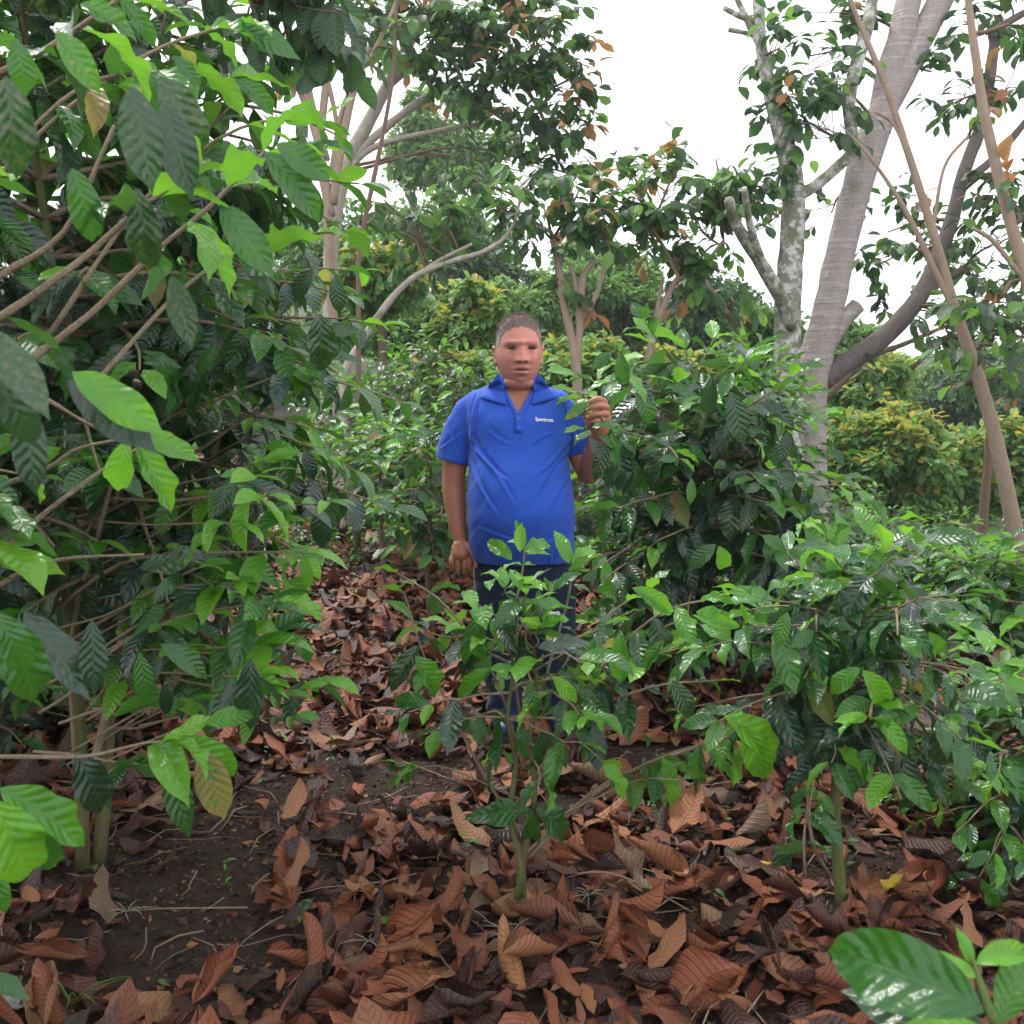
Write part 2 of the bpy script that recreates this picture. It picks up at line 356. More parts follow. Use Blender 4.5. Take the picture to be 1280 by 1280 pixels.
TINY = variants(4, lambda k: leaf_grid(2, 2, .26, 0, rv.uniform(.3, 1.1), rv.uniform(.1, .5), 0, 2, 0, 10., 0, k, 'obov'))
def lit(k, nL, nW, roll):
    q = rv.random()
    kx = rv.choice((-1, 1)) * rv.uniform(1.8, 3.4) if roll > .62 else rv.uniform(-1.5, 1.5)
    return leaf_grid(nL, nW, rv.uniform(.19, .29), kx, rv.uniform(-1.1, 1.1), rv.uniform(-.2, .2), rv.uniform(.15, .55), rv.uniform(1, 2.5), .004 if nL > 8 else 0, 11., .020, k, 'round', .3)
LIT_HI = variants(14, lambda k: lit(k, 12, 8, rv.random()))
LIT = variants(12, lambda k: lit(k, 6, 4, rv.random()))
LIT_LO = variants(8, lambda k: lit(k, 3, 2, rv.random()))
_mc = {}
def leaf_data(tagn, lib, k, mat):
    key = (tagn, k, mat)
    if key not in _mc:
        V, Fc, U = lib[k]; _mc[key] = make_mesh('leaf_blade', V, Fc, M[mat], uv=U)
    return _mc[key]
def frames(D, N):
    Y = nrm(D); X = nrm(np.cross(Y, N)); Z = np.cross(X, Y); return X, Y, Z
def leaf_cloud(name, lib, Pp, D, N, L, kinds, parent=None, seed=0, kind='stuff'):
    """one mesh holding many leaves"""
    if len(Pp) == 0: return None
    rs = np.random.RandomState(seed); X, Y, Z = frames(D, N); kinds = np.array(kinds)
    names = sorted(set(kinds.tolist())); Vs = []; Fs = []; Us = []; Rs = []; Ms = []; n = 0
    var = rs.randint(0, len(lib), len(Pp)); rr = rs.rand(len(Pp)); wid = rs.uniform(.82, 1.2, len(Pp))
    for k in range(len(lib)):
        for mi, kn in enumerate(names):
            I = np.where((var == k) & (kinds == kn))[0]
            if not len(I): continue
            V, Fc, U = lib[k]; m = len(V)
            W_ = Pp[I][:, None] + L[I][:, None, None] * (V[None, :, 0:1] * wid[I][:, None, None] * X[I][:, None] + V[None, :, 1:2] * Y[I][:, None] + V[None, :, 2:3] * Z[I][:, None])
            Vs.append(W_.reshape(-1, 3)); Fs.append((Fc[None] + (n + m * np.arange(len(I)))[:, None, None]).reshape(-1, 4))
            Us.append(np.tile(U, (len(I), 1))); Rs.append(np.repeat(rr[I], m)); Ms.append(np.full(len(I) * len(Fc), mi)); n += m * len(I)
    me = make_mesh(name, np.vstack(Vs), np.vstack(Fs), [M[q] for q in names], uv=np.vstack(Us), rnd=np.concatenate(Rs), midx=np.concatenate(Ms))
    o = obj(name, me, parent)
    if kind: o['kind'] = kind
    return o
def place_leaves(parent, Pp, D, N, L, kinds, libs, maxn=300, name='leaf', cloud='foliage', seed=0, tagn='c', minpx=9):
    Pp, D, N, L = map(np.asarray, (Pp, D, N, L)); kinds = np.array(kinds); rs = np.random.RandomState(seed)
    q = Pp + nrm(D) * L[:, None] * .5 - Cc; d = q @ Fv; dd = np.maximum(d, .2)
    px = 640 + F_PX * q[:, 0] / dd; py = 640 - F_PX * (q @ Uv) / dd
    vis = (d > .2) & (px > -10) & (px < 1290) & (py > -10) & (py < 1290)
    size = L / dd * F_PX; score = np.where(vis & (size > minpx), size * rs.uniform(.6, 1.2, len(L)), -1)
    order = np.argsort(-score); take = order[:maxn]; take = take[score[take] > 0]; rest = np.setdiff1d(np.arange(len(L)), take)
    pl = np.array(parent_loc(parent)) if parent is not None else np.zeros(3)
    X, Y, Z = frames(D, N)
    for i in take:
        hi = size[i] > 42; lib = libs[0] if hi else libs[1]; k = rs.randint(len(lib)); w = rs.uniform(.85, 1.15)
        o = bpy.data.objects.new(name, leaf_data(tagn + ('h' if hi else 'm'), lib, k, str(kinds[i])))
        l = L[i]; p = Pp[i] - pl
        o.matrix_basis = Matrix(((X[i][0] * l * w, Y[i][0] * l, Z[i][0] * l, p[0]), (X[i][1] * l * w, Y[i][1] * l, Z[i][1] * l, p[1]), (X[i][2] * l * w, Y[i][2] * l, Z[i][2] * l, p[2]), (0, 0, 0, 1)))
        link(o, parent)
    if len(rest):
        big = np.median(size[rest]) > 22
        leaf_cloud(cloud, libs[1] if big and len(rest) < 3000 else libs[2], Pp[rest], D[rest], N[rest], L[rest], kinds[rest], parent, seed)

# ------------------------------------------------------------------ the man
YM = 3.72
def build_remesh(name, parts, voxel, smooth=3, decim=None):
    bm = bmesh.new()
    for V, Fc in parts:
        b2 = bmesh.new(); vs = [b2.verts.new(tuple(v)) for v in V]
        for f in Fc:
            try: b2.faces.new([vs[i] for i in f])
            except ValueError: pass
        bmesh.ops.recalc_face_normals(b2, faces=b2.faces); tm = bpy.data.meshes.new('t'); b2.to_mesh(tm); b2.free()
        bm.from_mesh(tm); bpy.data.meshes.remove(tm)
    me = bpy.data.meshes.new(name); bm.to_mesh(me); bm.free()
    o = bpy.data.objects.new(name, me); COL.objects.link(o)
    r = o.modifiers.new('r', 'REMESH'); r.mode = 'VOXEL'; r.voxel_size = voxel; r.adaptivity = 0
    s = o.modifiers.new('s', 'SMOOTH'); s.iterations = smooth; s.factor = .5
    if decim: dm = o.modifiers.new('d', 'DECIMATE'); dm.ratio = decim
    dg = bpy.context.evaluated_depsgraph_get(); ev = o.evaluated_get(dg)
    m2 = bpy.data.meshes.new_from_object(ev); bpy.data.objects.remove(o); bpy.data.meshes.remove(me)
    n = len(m2.vertices); V = np.zeros(n * 3, np.float32); m2.vertices.foreach_get('co', V)
    Fc = [tuple(p.vertices) for p in m2.polygons]; bpy.data.meshes.remove(m2)
    return V.reshape(-1, 3).astype(float), Fc
def ell_loft(secs, n=40, e=2.3):
    V = []; 
    for (cx, cy, cz, rx, ry) in secs:
        a = np.linspace(0, 2 * math.pi, n, endpoint=False); c, s = np.cos(a), np.sin(a)
        V.append(np.stack([cx + rx * np.sign(c) * abs(c) ** (2 / e), cy + ry * np.sign(s) * abs(s) ** (2 / e), np.full(n, cz)], 1))
    m = len(secs); V = np.vstack(V + [np.array([secs[0][:3]]), np.array([secs[-1][:3]])]); Fc = []
    for i in range(m - 1):
        for k in range(n): k2 = (k + 1) % n; Fc.append((i * n + k, i * n + k2, (i + 1) * n + k2, (i + 1) * n + k))
    for k in range(n): k2 = (k + 1) % n; Fc.append((m * n, k2, k)); Fc.append((m * n + 1, (m - 1) * n + k, (m - 1) * n + k2))
    return V, Fc
def ball(c, r, n=20, m=14):
    c = np.asarray(c, float); r = np.broadcast_to(np.asarray(r, float), (3,)); V = [c + r * np.array([0, 0, 1.])]; Fc = []
    for i in range(1, m):
        th = math.pi * i / m
        for k in range(n):
            a = 2 * math.pi * k / n; V.append(c + r * np.array([math.sin(th) * math.cos(a), math.sin(th) * math.sin(a), math.cos(th)]))
    V.append(c - r * np.array([0, 0, 1.]))
    for k in range(n):
        k2 = (k + 1) % n; Fc.append((0, 1 + k, 1 + k2)); e = 1 + (m - 2) * n; Fc.append((len(V) - 1, e + k2, e + k))
        for i in range(m - 2): a = 1 + i * n; Fc.append((a + k, a + n + k, a + n + k2, a + k2))
    return np.array(V), Fc
def limb_(pts, rad, sides=18, sub=5):
    p, r = smooth_poly(pts, rad, sub); return tube(p, r, sides)
HC = PY(648.5, 441, YM - .03); HC[1] = YM - .03          # head centre
YAW = math.radians(7)
def head_pts():
    n, m = 120, 90; a_, b_, c_ = .0855, .100, .133; V = []; Fc = []
    th = np.linspace(0, math.pi, m + 1); ph = np.linspace(0, 2 * math.pi, n, endpoint=False)
    TH, PH = np.meshgrid(th, ph, indexing='ij')
    z = np.cos(TH); rr = np.sin(TH); e = .78
    rr = rr ** e
    x = rr * np.cos(PH); y = rr * np.sin(PH)
    jaw = 1 - .04 * sst(-.1, -1., z) ; top = 1 - .03 * sst(.3, 1, z)
    X = a_ * x * jaw * top; Y = b_ * y; Z = c_ * z
    # flatter face, back of the skull higher than the jaw
    front = sst(0, -.9, y); back = sst(0, .9, y)
    Y = Y + back * .03 * sst(.1, -.9, z) * -1.0
    Y = Y - front * .006 * sst(-.2, -.8, z)
    G2 = lambda cx, cz, sx, sz: np.exp(-((X - cx) / sx) ** 2 - ((Z - cz) / sz) ** 2)
    f = 0
    tnose = np.clip((.030 - Z) / .062, 0, 1)
    nose = .027 * tnose ** 1.1 * np.exp(-(X / (.009 + .012 * tnose)) ** 2) * sst(-.046, -.034, Z) * sst(.045, .02, Z)
    f = f + nose + .009 * (G2(.018, -.031, .008, .008) + G2(-.018, -.031, .008, .008))
    f = f - .0145 * (G2(.040, .012, .018, .012) + G2(-.040, .012, .018, .012))
    f = f + .009 * (G2(.034, .034, .024, .008) + G2(-.034, .034, .024, .008) + G2(0, .036, .012, .01))
    f = f + .0035 * (G2(.037, -.003, .014, .005) + G2(-.037, -.003, .014, .005))
    f = f + .007 * (G2(.045, -.03, .022, .022) + G2(-.045, -.03, .022, .022))
    f = f + .010 * G2(0, -.068, .032, .022)
    f = f + .005 * G2(0, -.058, .027, .0045) + .008 * G2(0, -.0775, .022, .0065) - .012 * G2(0, -.0672, .026, .0036)
    f = f - .004 * G2(0, -.090, .02, .006) + .010 * G2(0, -.112, .024, .014)
    f = f - .005 * (G2(.031, -.047, .006, .016) + G2(-.031, -.047, .006, .016))
    Y = Y - f * sst(.1, -.5, y)
    V = np.stack([X, Y, Z], -1).reshape(-1, 3); 
    for i in range(m):
        for k in range(n): k2 = (k + 1) % n; Fc.append((i * n + k, (i + 1) * n + k, (i + 1) * n + k2, i * n + k2))
    return V, Fc, n, m
def hrot(V):
    c, s = math.cos(YAW), math.sin(YAW); V = np.asarray(V, float)
    return np.stack([V[..., 0] * c - V[..., 1] * s, V[..., 0] * s + V[..., 1] * c, V[..., 2]], -1) + HC
def hinv(V):
    c, s = math.cos(-YAW), math.sin(-YAW); V = np.asarray(V, float) - HC
    return np.stack([V[..., 0] * c - V[..., 1] * s, V[..., 0] * s + V[..., 1] * c, V[..., 2]], -1)
def sec(py, xl, xr, yc, ry, grow=0.):
    a = PY(xl, py, yc); b = PY(xr, py, yc); return ((a[0] + b[0]) / 2, yc, a[2], (b[0] - a[0]) / 2 + grow, ry + grow)
TORSO = [(472, 627, 671, YM + .03, .062), (479, 620, 678, YM + .03, .07), (485, 602, 694, YM + .03, .08), (491, 588, 706, YM + .025, .095), (502, 580, 713, YM + .02, .115), (525, 581, 713, YM, .135),
         (560, 586, 710, YM - .01, .155), (600, 585, 714, YM - .045, .185), (638, 584, 718, YM - .055, .205), (672, 586, 718, YM - .04, .190), (699, 589, 717, YM - .01, .165)]
def yx(px, py, y): return PY(px, py, y)
# arms
A_L = [(yx(588, 512, YM + .02), .058), (yx(573, 545, YM + .02), .052), (yx(567, 600, YM + .02), .045), (yx(568, 622, YM + .01), .044), (yx(571, 650, YM - .01), .037), (yx(575, 674, YM - .03), .027), (yx(576, 684, YM - .035), .027)]
A_R = [(yx(706, 512, YM + .03), .060), (yx(717, 545, YM + .05), .052), (yx(732, 583, YM + .02), .046), (yx(737, 590, YM - .03), .044), (yx(741, 570, YM - .11), .040), (yx(746, 550, YM - .17), .029), (yx(748, 541, YM - .19), .027)]
def hand_hang():
    out = []; y = YM - .045
    out.append(limb_([yx(575, 677, y), yx(576, 685, y), yx(576.5, 693, y - .005), yx(577, 698, y - .008)], [.026, .033, .035, .028]))
    out.append(limb_([yx(570, 683, y), yx(567.5, 696, y)], [.017, .015])); out.append(limb_([yx(582, 683, y), yx(585, 695, y)], [.017, .014]))
    for x0, x1, x2, ln in ((566.5, 564, 565, 15), (573, 572, 573, 20), (580, 580.5, 581, 21), (586, 588, 587.5, 17)):
        out.append(limb_([yx(x0, 694, y), yx(x1, 694 + ln * .45, y - .014), yx((x1 + x2) / 2, 694 + ln * .8, y - .010), yx(x2, 694 + ln * 1.12, y + .006)], [.0105, .0095, .0088, .0070], 12))
    out.append(limb_([yx(583, 681, y - .01), yx(590, 689, y - .035), yx(594, 699, y - .042), yx(595.5, 710, y - .038)], [.015, .013, .0105, .008], 12))
    return out
def hand_hold():
    out = []; y = YM - .21
    out.append(limb_([yx(748, 545, y + .02), yx(750, 536, y), yx(751.5, 522, y - .005), yx(751, 508, y - .005)], [.027, .034, .037, .026]))
    out.append(limb_([yx(757, 530, y), yx(757, 508, y)], [.020, .018]))
    for kx, ky, mx_, my, tx, ty, r in ((756, 503, 748, 498.5, 731.5, 505.5, .0112), (759, 510.5, 750, 507, 732.5, 512.5, .0112), (759, 519, 750, 517, 733.5, 521.5, .0105), (755.5, 526.5, 749, 526, 738.5, 528.5, .0095)):
        out.append(limb_([yx(kx, ky, y + .012), yx(kx - 1, ky - 1.2, y - .035), yx(mx_, my, y - .062), yx((mx_ + tx) / 2, (my + ty) / 2 - .6, y - .060), yx(tx, ty, y - .044)], [.0125, r * 1.1, r, r * .92, r * .72], 12))
    out.append(limb_([yx(744, 536, y), yx(737, 530, y - .012), yx(733, 521, y - .018), yx(730.5, 513, y - .024)], [.0155, .0135, .0115, .009], 12))
    return out
def build_man():
    foot_z = float(g(PY(655, 920, YM)[0], YM))
    root = empty('person', (PY(652, 900, YM)[0], YM, foot_z), 'man in a blue polo shirt and navy trousers holding a coffee leaf', 'person')
    hv, hf, _, _ = head_pts(); parts = [(hrot(hv), hf)]
    for s in (-1, 1):                                             # ears: a bowl with a rim
        c = hrot(np.array([s * .0845, .012, -.008]))
        parts.append(ball(c, (.008, .017, .030)))
        a = np.linspace(-2.5, 2.4, 14); rim = np.stack([s * (.091 + .004 * np.sin(a)), .016 + .018 * np.cos(a) * .95, -.006 + .031 * np.sin(a) * .95], 1)
        parts.append(tube(hrot(rim), .0052, 8)); parts.append(ball(hrot(np.array([s * .087, .003, -.036])), (.007, .009, .009)))
    parts.append(limb_([HC + (0, .035, -.04), HC + (0, .035, -.12), HC + (.0, .05, -.20)], [.066, .069, .085], 24))
    parts.append(ball(HC + (0, .0, -.112), (.066, .075, .034)))   # soft under-chin
    body = [sec(*t, grow=-.012 if t[0] < 500 else -.022 if t[0] < 660 else -.035) for t in TORSO]; parts.append(ell_loft(body[::-1]))
    parts.append(limb_([p for p, r in A_L], [r for p, r in A_L], 24)); parts.append(limb_([p for p, r in A_R], [r for p, r in A_R], 24))
    parts += hand_hang() + hand_hold()
    LEG = [[(628, 700, YM + .01, .085), (622, 745, YM, .082), (626, 800, YM, .062), (630, 850, YM + .02, .05), (632, 905, YM + .03, .04)],
           [(686, 700, YM + .01, .085), (690, 745, YM, .082), (692, 800, YM, .062), (696, 850, YM + .02, .05), (700, 905, YM + .03, .04)]]
    for Lg in LEG: parts.append(limb_([yx(a, b, c) for a, b, c, d in Lg], [d for a, b, c, d in Lg], 24))
    V, Fc = build_remesh('b', parts, .0031, 2)
    h = hinv(V); X, Y, Z = h.T
    face = (Z > -.15) & (Z < .16) & (abs(X) < .11) & (abs(Y) < .14)
    base = np.tile(np.array([.42, .182, .115]), (len(V), 1))
    fc = np.array([.55, .225, .175]); wgt = sst(-.17, -.10, Z)[:, None] * (abs(X) < .13)[:, None]; base = base * (1 - wgt) + fc * wgt
    def blend(mask, c, k):
        nonlocal base; mm = (np.clip(mask, 0, 1) * k)[:, None]; base = base * (1 - mm) + np.array(c) * mm
    fr = (Y < -.04) & face; gs = lambda cx, cz, sx, sz: np.exp(-((X - cx) / sx) ** 2 - ((Z - cz) / sz) ** 2) * fr
    blend(gs(0, -.022, .02, .016), (.55, .22, .17), .6)
    blend(gs(.045, -.03, .022, .02) + gs(-.045, -.03, .022, .02), (.54, .20, .155), .6)
    blend(gs(.0, -.060, .027, .0035) * 1.3, (.30, .11, .09), .7); blend(gs(0, -.0765, .022, .0062) * 1.5, (.56, .22, .19), .95); blend(gs(0, -.088, .02, .004), (.25, .10, .08), .6)   # lips, and shade painted into the hollow below them
    blend(gs(.0, -.0672, .027, .0032) * 1.8, (.05, .014, .013), .97)
    blend(gs(.0, -.112, .05, .02) + gs(0, -.054, .03, .005) * .7, (.25, .13, .105), .5)       # shaved chin
    blend(gs(.040, -.0035, .014, .0028) + gs(-.040, -.0035, .014, .0028), (.27, .10, .08), .75)  # crease under each eye, its shade put into the skin tint
    blend(gs(.040, .0205, .021, .0032) + gs(-.040, .0205, .021, .0032), (.09, .035, .028), .95); blend(gs(0, .026, .02, .0022), (.3, .11, .09), .6)  # lid and brow-bridge creases: socket shade painted into the skin colour
    for s in (-1, 1):
        t = (X * s - .016) / .042; arc = .033 + .006 * np.sin(np.clip(t, 0, 1) * 2.6)
        blend(np.exp(-((Z - arc) / .0038) ** 2) * (t > 0) * (t < 1) * fr, (.13, .075, .06), .6)   # eyebrows
        blend(np.exp(-((X - s * .0125) / .0065) ** 2 - ((Z + .0385) / .003) ** 2) * fr * 1.4, (.05, .018, .015), .85)   # nostrils
    b = NB('skin'); at_ = b.n('ShaderNodeAttribute', attribute_name='tint'); oc = b.obco()
    n = b.noise(oc, 60., 4.); n2 = b.noise(oc, 14., 3.)
    col = b.mix(b.math('MULTIPLY', n, .35), at_.outputs['Color'], b.mix(1., at_.outputs['Color'], (.72, .6, .56), 'MULTIPLY'))
    col = b.mix(b.math('MULTIPLY', n2, .3), col, b.mix(1., col, (1.1, .8, .75), 'MULTIPLY'))
    pb = b.bsdf(col, .46, .42, b.bump(b.noise(oc, 240., 3.), .25, .002)); pb.inputs['Subsurface Weight'].default_value = .08
    pb.inputs['Subsurface Radius'].default_value = (.012, .005, .003); M['skin'] = b.out(pb.outputs[0])
    obj('body', make_mesh('body', V, Fc, M['skin'], col=base), root)
    M['nail'] = plain('fingernail', (.62, .36, .29), .35, .5)
    for tx, ty in ((732.5, 504.6), (733.5, 511.6), (734.5, 520.6)): ev, ef = ball(yx(tx, ty, YM - .21 - .056), (.0058, .0025, .0045), 10, 8); obj('fingernail', make_mesh('fingernail', ev, ef, M['nail']), root)
    # eyes
    M['eye'] = plain('eye_white', (.16, .11, .10), .5, .2); M['iris'] = plain('iris', (.012, .007, .006), .5, .2)
    for s in (-1, 1):
        c = np.array([s * .040, -.0905, .0125]); ev, ef = ball((0, 0, 0), (.0135, .0066, .0040)); e = obj('eye', make_mesh('eye', hrot(ev + c), ef, M['eye']), root)
        iv, if_ = ball((0, 0, 0), (.0085, .0034, .0042)); obj('iris', make_mesh('iris', hrot(iv + c + (0.001, -.0048, .0006)), if_, M['iris']), e)
        ld = np.array([[c[0] + .0145 * q, c[1] - .0045 + .004 * q * q, c[2] + .0048 - .0035 * q * q] for q in np.linspace(-1, 1, 9)])
        tv, tf = tube(hrot(ld), .0026, 6); obj('eyelid', make_mesh('eyelid', tv, tf, M['skin'], col=np.tile([.03, .012, .010], (len(tv), 1))), e)
    # hair: a close cap of the skull plus thousands of short bristles
    hv, hf, n_, m_ = head_pts(); Z = hv[:, 2]; Y = hv[:, 1]; X = hv[:, 0]
    line = np.where(Y < -.03, .090 + .004 * np.cos(X * 90) + .005 * (vnoise(X * 260, Z * 0 + 3., 6) - .5) - .075 * sst(.071, .081, np.abs(X)), .090)
    side = -.005 - .095 * sst(.02, .07, Y); t = sst(-.075, .0, Y); line = line * (1 - t) + np.minimum(side, .03) * t
    ear = (np.abs(X) > .06) & (Y > -.06) & (Y < .015); line = np.where(ear, np.maximum(line, .022 - .0 * Y), line)
    keep = Z > line; nv = nrm(hv * np.array([1 / .0815, 1 / .1, 1 / .139]) ** 2)
    fade = sst(0, .05, Z - line); off = (.0015 + .0085 * fade * sst(.02, .11, Z)) ; cap = hv + nv * off[:, None]
    cf = [f for f in hf if all(keep[i] for i in f)]
    used = sorted({i for f in cf for i in f}); rem = {a: b for b, a in enumerate(used)}
    b = NB('hair'); at_ = b.n('ShaderNodeAttribute', attribute_name='tint'); nn = b.noise(b.obco(), 260., 3.)
    M['hair'] = b.out(b.bsdf(b.mix(b.math('MULTIPLY', nn, .7), at_.outputs['Color'], b.mix(1., at_.outputs['Color'], (.45, .42, .42), 'MULTIPLY')), .7, .25, b.bump(nn, .8, .004)).outputs[0])
    def hcol(p): 
        w = sst(.05, .11, p[:, 2])[:, None]; return np.array([.46, .40, .385]) * (1 - w) + np.array([.30, .232, .215]) * w
    capu = cap[used]; HV = [hrot(capu)]; HF = [tuple(rem[i] for i in f) for f in cf]; HCOL = [hcol(capu)]
    rs = np.random.RandomState(3); nb = 8000; src = rs.choice(used, nb); p = cap[src] + rs.normal(0, .0016, (nb, 3)); d = nrm(nv[src] + np.array([0, -.7, .1]) + rs.normal(0, .45, (nb, 3)))
    w = nrm(np.cross(d, rs.normal(0, 1, (nb, 3)))) * .0008; ln = (rs.uniform(.005, .014, nb) * (.35 + .65 * sst(.03, .1, p[:, 2])))[:, None]
    B = np.stack([p - w, p + w, p + d * ln], 1).reshape(-1, 3); HV.append(hrot(B)); k0 = len(capu)
    HF += [(k0 + 3 * i, k0 + 3 * i + 1, k0 + 3 * i + 2) for i in range(nb)]; cc = hcol(B) * np.repeat(rs.uniform(.5, 1.7, nb), 3)[:, None]; HCOL.append(cc)
    obj('hair', make_mesh('hair', np.vstack(HV), HF, M['hair'], col=np.vstack(HCOL)), root)
    # shirt
    def cloth(name, col, sc=700.):
        b = NB(name); oc = b.obco(); n = b.noise(oc, 9., 4.); wv = b.noise(oc, sc, 2.)
        c = b.mix(b.math('MULTIPLY', n, .35), col, tuple(x * .62 for x in col)); c = b.mix(b.math('MULTIPLY', b.math('GREATER_THAN', b.noise(oc, 3.2, 5., .6), .62), .1), c, tuple(min(1, x * 1.5 + .04) for x in col))
        p = b.bsdf(c, .8, .2, b.bump(wv, .15, .002)); p.inputs['Sheen Weight'].default_value = .12; return b.out(p.outputs[0])
    M['shirt'] = cloth('blue_knit', (.024, .088, .49)); M['trouser'] = cloth('navy_cloth', (.010, .018, .05))
    sh = [ell_loft([tuple(q) for q in smooth_poly([sec(*t) for t in TORSO[1:]][::-1], np.ones(len(TORSO) - 1), 5)[0]], 56)]
    sh.append(limb_([yx(601, 508, YM + .02), yx(586, 518, YM + .02), yx(573, 546, YM + .02), yx(565, 577, YM + .02)], [.050, .064, .069, .070], 28))
    sh.append(limb_([yx(694, 508, YM + .03), yx(705, 518, YM + .035), yx(716, 545, YM + .04), yx(724, 566, YM + .045)], [.050, .064, .064, .063], 28))
    V0, F0 = build_remesh('s', sh, .0048, 14)
    cen = V0.copy(); rs = np.random.RandomState(8)
    bm = bmesh.new(); vs = [bm.verts.new(tuple(v)) for v in V0]; [bm.faces.new([vs[i] for i in f]) for f in F0]; bm.normal_update()
    Nn = np.array([tuple(v.normal) for v in bm.verts]); bm.free()
    q = V0 - Cc; dd = q @ Fv; px = 640 + F_PX * q[:, 0] / dd; py = 640 - F_PX * (q @ Uv) / dd
    disp = np.zeros(len(V0))
    def fold(x0, y0, x1, y1, w, amp, curve=0.):                   # a soft ridge between two pixels of the shirt front
        nonlocal disp
        L2 = (x1 - x0) ** 2 + (y1 - y0) ** 2; t = ((px - x0) * (x1 - x0) + (py - y0) * (y1 - y0)) / L2; l = math.sqrt(L2)
        dist = ((px - x0) * (y1 - y0) - (py - y0) * (x1 - x0)) / l + curve * np.sin(np.clip(t, 0, 1) * 3.14)
        w *= .72; e = np.exp(-(dist / w) ** 2) - .9 * np.exp(-((dist - w * 1.7) / w) ** 2); disp += amp * 1.15 * e * sst(-.15, .15, t) * sst(1.15, .8, t) * (V0[:, 1] < YM + .06)
    for a in ((590, 548, 632, 600, 3.0, .006, 4), (592, 560, 640, 628, 3.4, .005, -4), (588, 575, 618, 640, 2.8, .005, 3), (709, 550, 672, 592, 3.0, .006, -4), (710, 562, 668, 622, 3.2, .0055, 3), (712, 590, 684, 640, 2.8, .004, 0),
              (596, 500, 590, 560, 3.0, .005, 2), (704, 500, 710, 560, 2.6, .005, -2), (560, 520, 572, 572, 2.6, .004, 2), (552, 560, 580, 540, 2.5, .003, 0), (720, 520, 716, 570, 2.2, .004, 0), (600, 660, 650, 676, 2.6, .003, 2), (660, 690, 712, 672, 2.6, .003, -3),
              (612, 540, 640, 556, 3.0, .003, 2), (690, 542, 664, 556, 3.0, .003, 2), (606, 690, 612, 704, 2.2, .004, 0), (640, 690, 644, 704, 2.2, .003, 0), (690, 688, 688, 704, 2.2, .004, 0)): fold(*a)
    disp += .007 * (vnoise(px * .05 + py * .03, py * .035 - px * .02, 4) - .5) + .0045 * (vnoise(px * .14 + py * .06, py * .07, 5) - .5)
    Vs = V0 + Nn * disp[:, None]
    # neck and V opening, hem and sleeve ends are cut open so the cloth reads as a layer
    vhalf = np.interp(py, [466, 478, 519], [26, 24.5, 0]); cut = (py < 519) & (abs(px - 648) < vhalf) & (V0[:, 1] < YM + .02)
    cut |= (py < 477) & (abs(px - 648) < 30)
    zh = sec(*TORSO[-1])[2]; cut |= V0[:, 2] < zh + .004
    for (a, b2, pc) in ((yx(573, 548, YM + .02), yx(565, 577, YM + .02), .0), (yx(716, 545, YM + .04), yx(724, 566, YM + .045), .0)):
        dv = nrm(b2 - a); tt = (V0 - b2) @ dv; near = np.linalg.norm(V0 - b2, axis=1) < .12; cut |= (tt > -.002) & near & (np.abs(px - 648) > 56)
    Fk = [f for f in F0 if not any(cut[i] for i in f)]
    used = sorted({i for f in Fk for i in f}); rem = {a: b for b, a in enumerate(used)}
    so = obj('polo_shirt', make_mesh('polo_shirt', Vs[used], [tuple(rem[i] for i in f) for f in Fk], M['shirt']), root)
    md = so.modifiers.new('thick', 'SOLIDIFY'); md.thickness = .003; md.offset = -1
    bvh = BVHTree.FromPolygons([tuple(v) for v in Vs], F0)
    def surf(px, py, off=.004):
        r = nrm(ray(px, py)); hit = bvh.ray_cast(Vector(Cc), Vector(r))
        p = np.array(hit[0]) if hit[0] is not None else PY(px, py, YM - .06)
        return p - r * off
    def patch(name, quad, nu, nv, off, thick, mat, parent, lift=None):
        q = np.array(quad, float); V = []
        for i in range(nu + 1):
            for j in range(nv + 1):
                u, v = i / nu, j / nv; pp = (q[0] * (1 - u) + q[1] * u) * (1 - v) + (q[3] * (1 - u) + q[2] * u) * v
                V.append(surf(pp[0], pp[1], off + (lift(u, v) if lift else 0)))
        Fc = [(i * (nv + 1) + j, (i + 1) * (nv + 1) + j, (i + 1) * (nv + 1) + j + 1, i * (nv + 1) + j + 1) for i in range(nu) for j in range(nv)]
        o = obj(name, make_mesh(name, V, Fc, mat), parent); s = o.modifiers.new('thick', 'SOLIDIFY'); s.thickness = thick; s.offset = 0; return o
    # collar: stand round the neck and two fold-over points
    ang = np.linspace(math.radians(-62), math.radians(242), 40); nc = np.array([HC[0], YM + .012, 0]); V = []
    zt = PY(648, 471, YM)[2]; zb = PY(648, 486, YM)[2]
    for a in ang:
        bk = max(0, math.sin(a)); V.append(nc + (.078 * math.cos(a), .078 * math.sin(a), zt + .012 * bk)); V.append(nc + (.089 * math.cos(a), .088 * math.sin(a), zt - .004 + .010 * bk)); V.append(nc + (.125 * math.cos(a), .105 * math.sin(a), zb - .008))
    o = obj('collar', make_mesh('collar', V, [(3 * i + k, 3 * i + k + 1, 3 * i + k + 4, 3 * i + k + 3) for i in range(39) for k in range(2)], M['shirt']), so); s = o.modifiers.new('thick', 'SOLIDIFY'); s.thickness = .003
    patch('collar_point', [(624, 465), (599.5, 497), (634, 507), (628, 482)], 10, 10, .005, .003, M['shirt'], so, lambda u, v: .008 * (1 - u) + .004 * math.sin(3.1 * v) * u)
    patch('collar_point', [(672, 465), (696, 497), (664, 506), (669, 482)], 10, 10, .005, .003, M['shirt'], so, lambda u, v: .008 * (1 - u) + .004 * math.sin(3.1 * v) * u)
    patch('placket', [(624, 484), (629.5, 482), (649.5, 520), (646, 522)], 2, 12, .004, .002, M['shirt'], so)
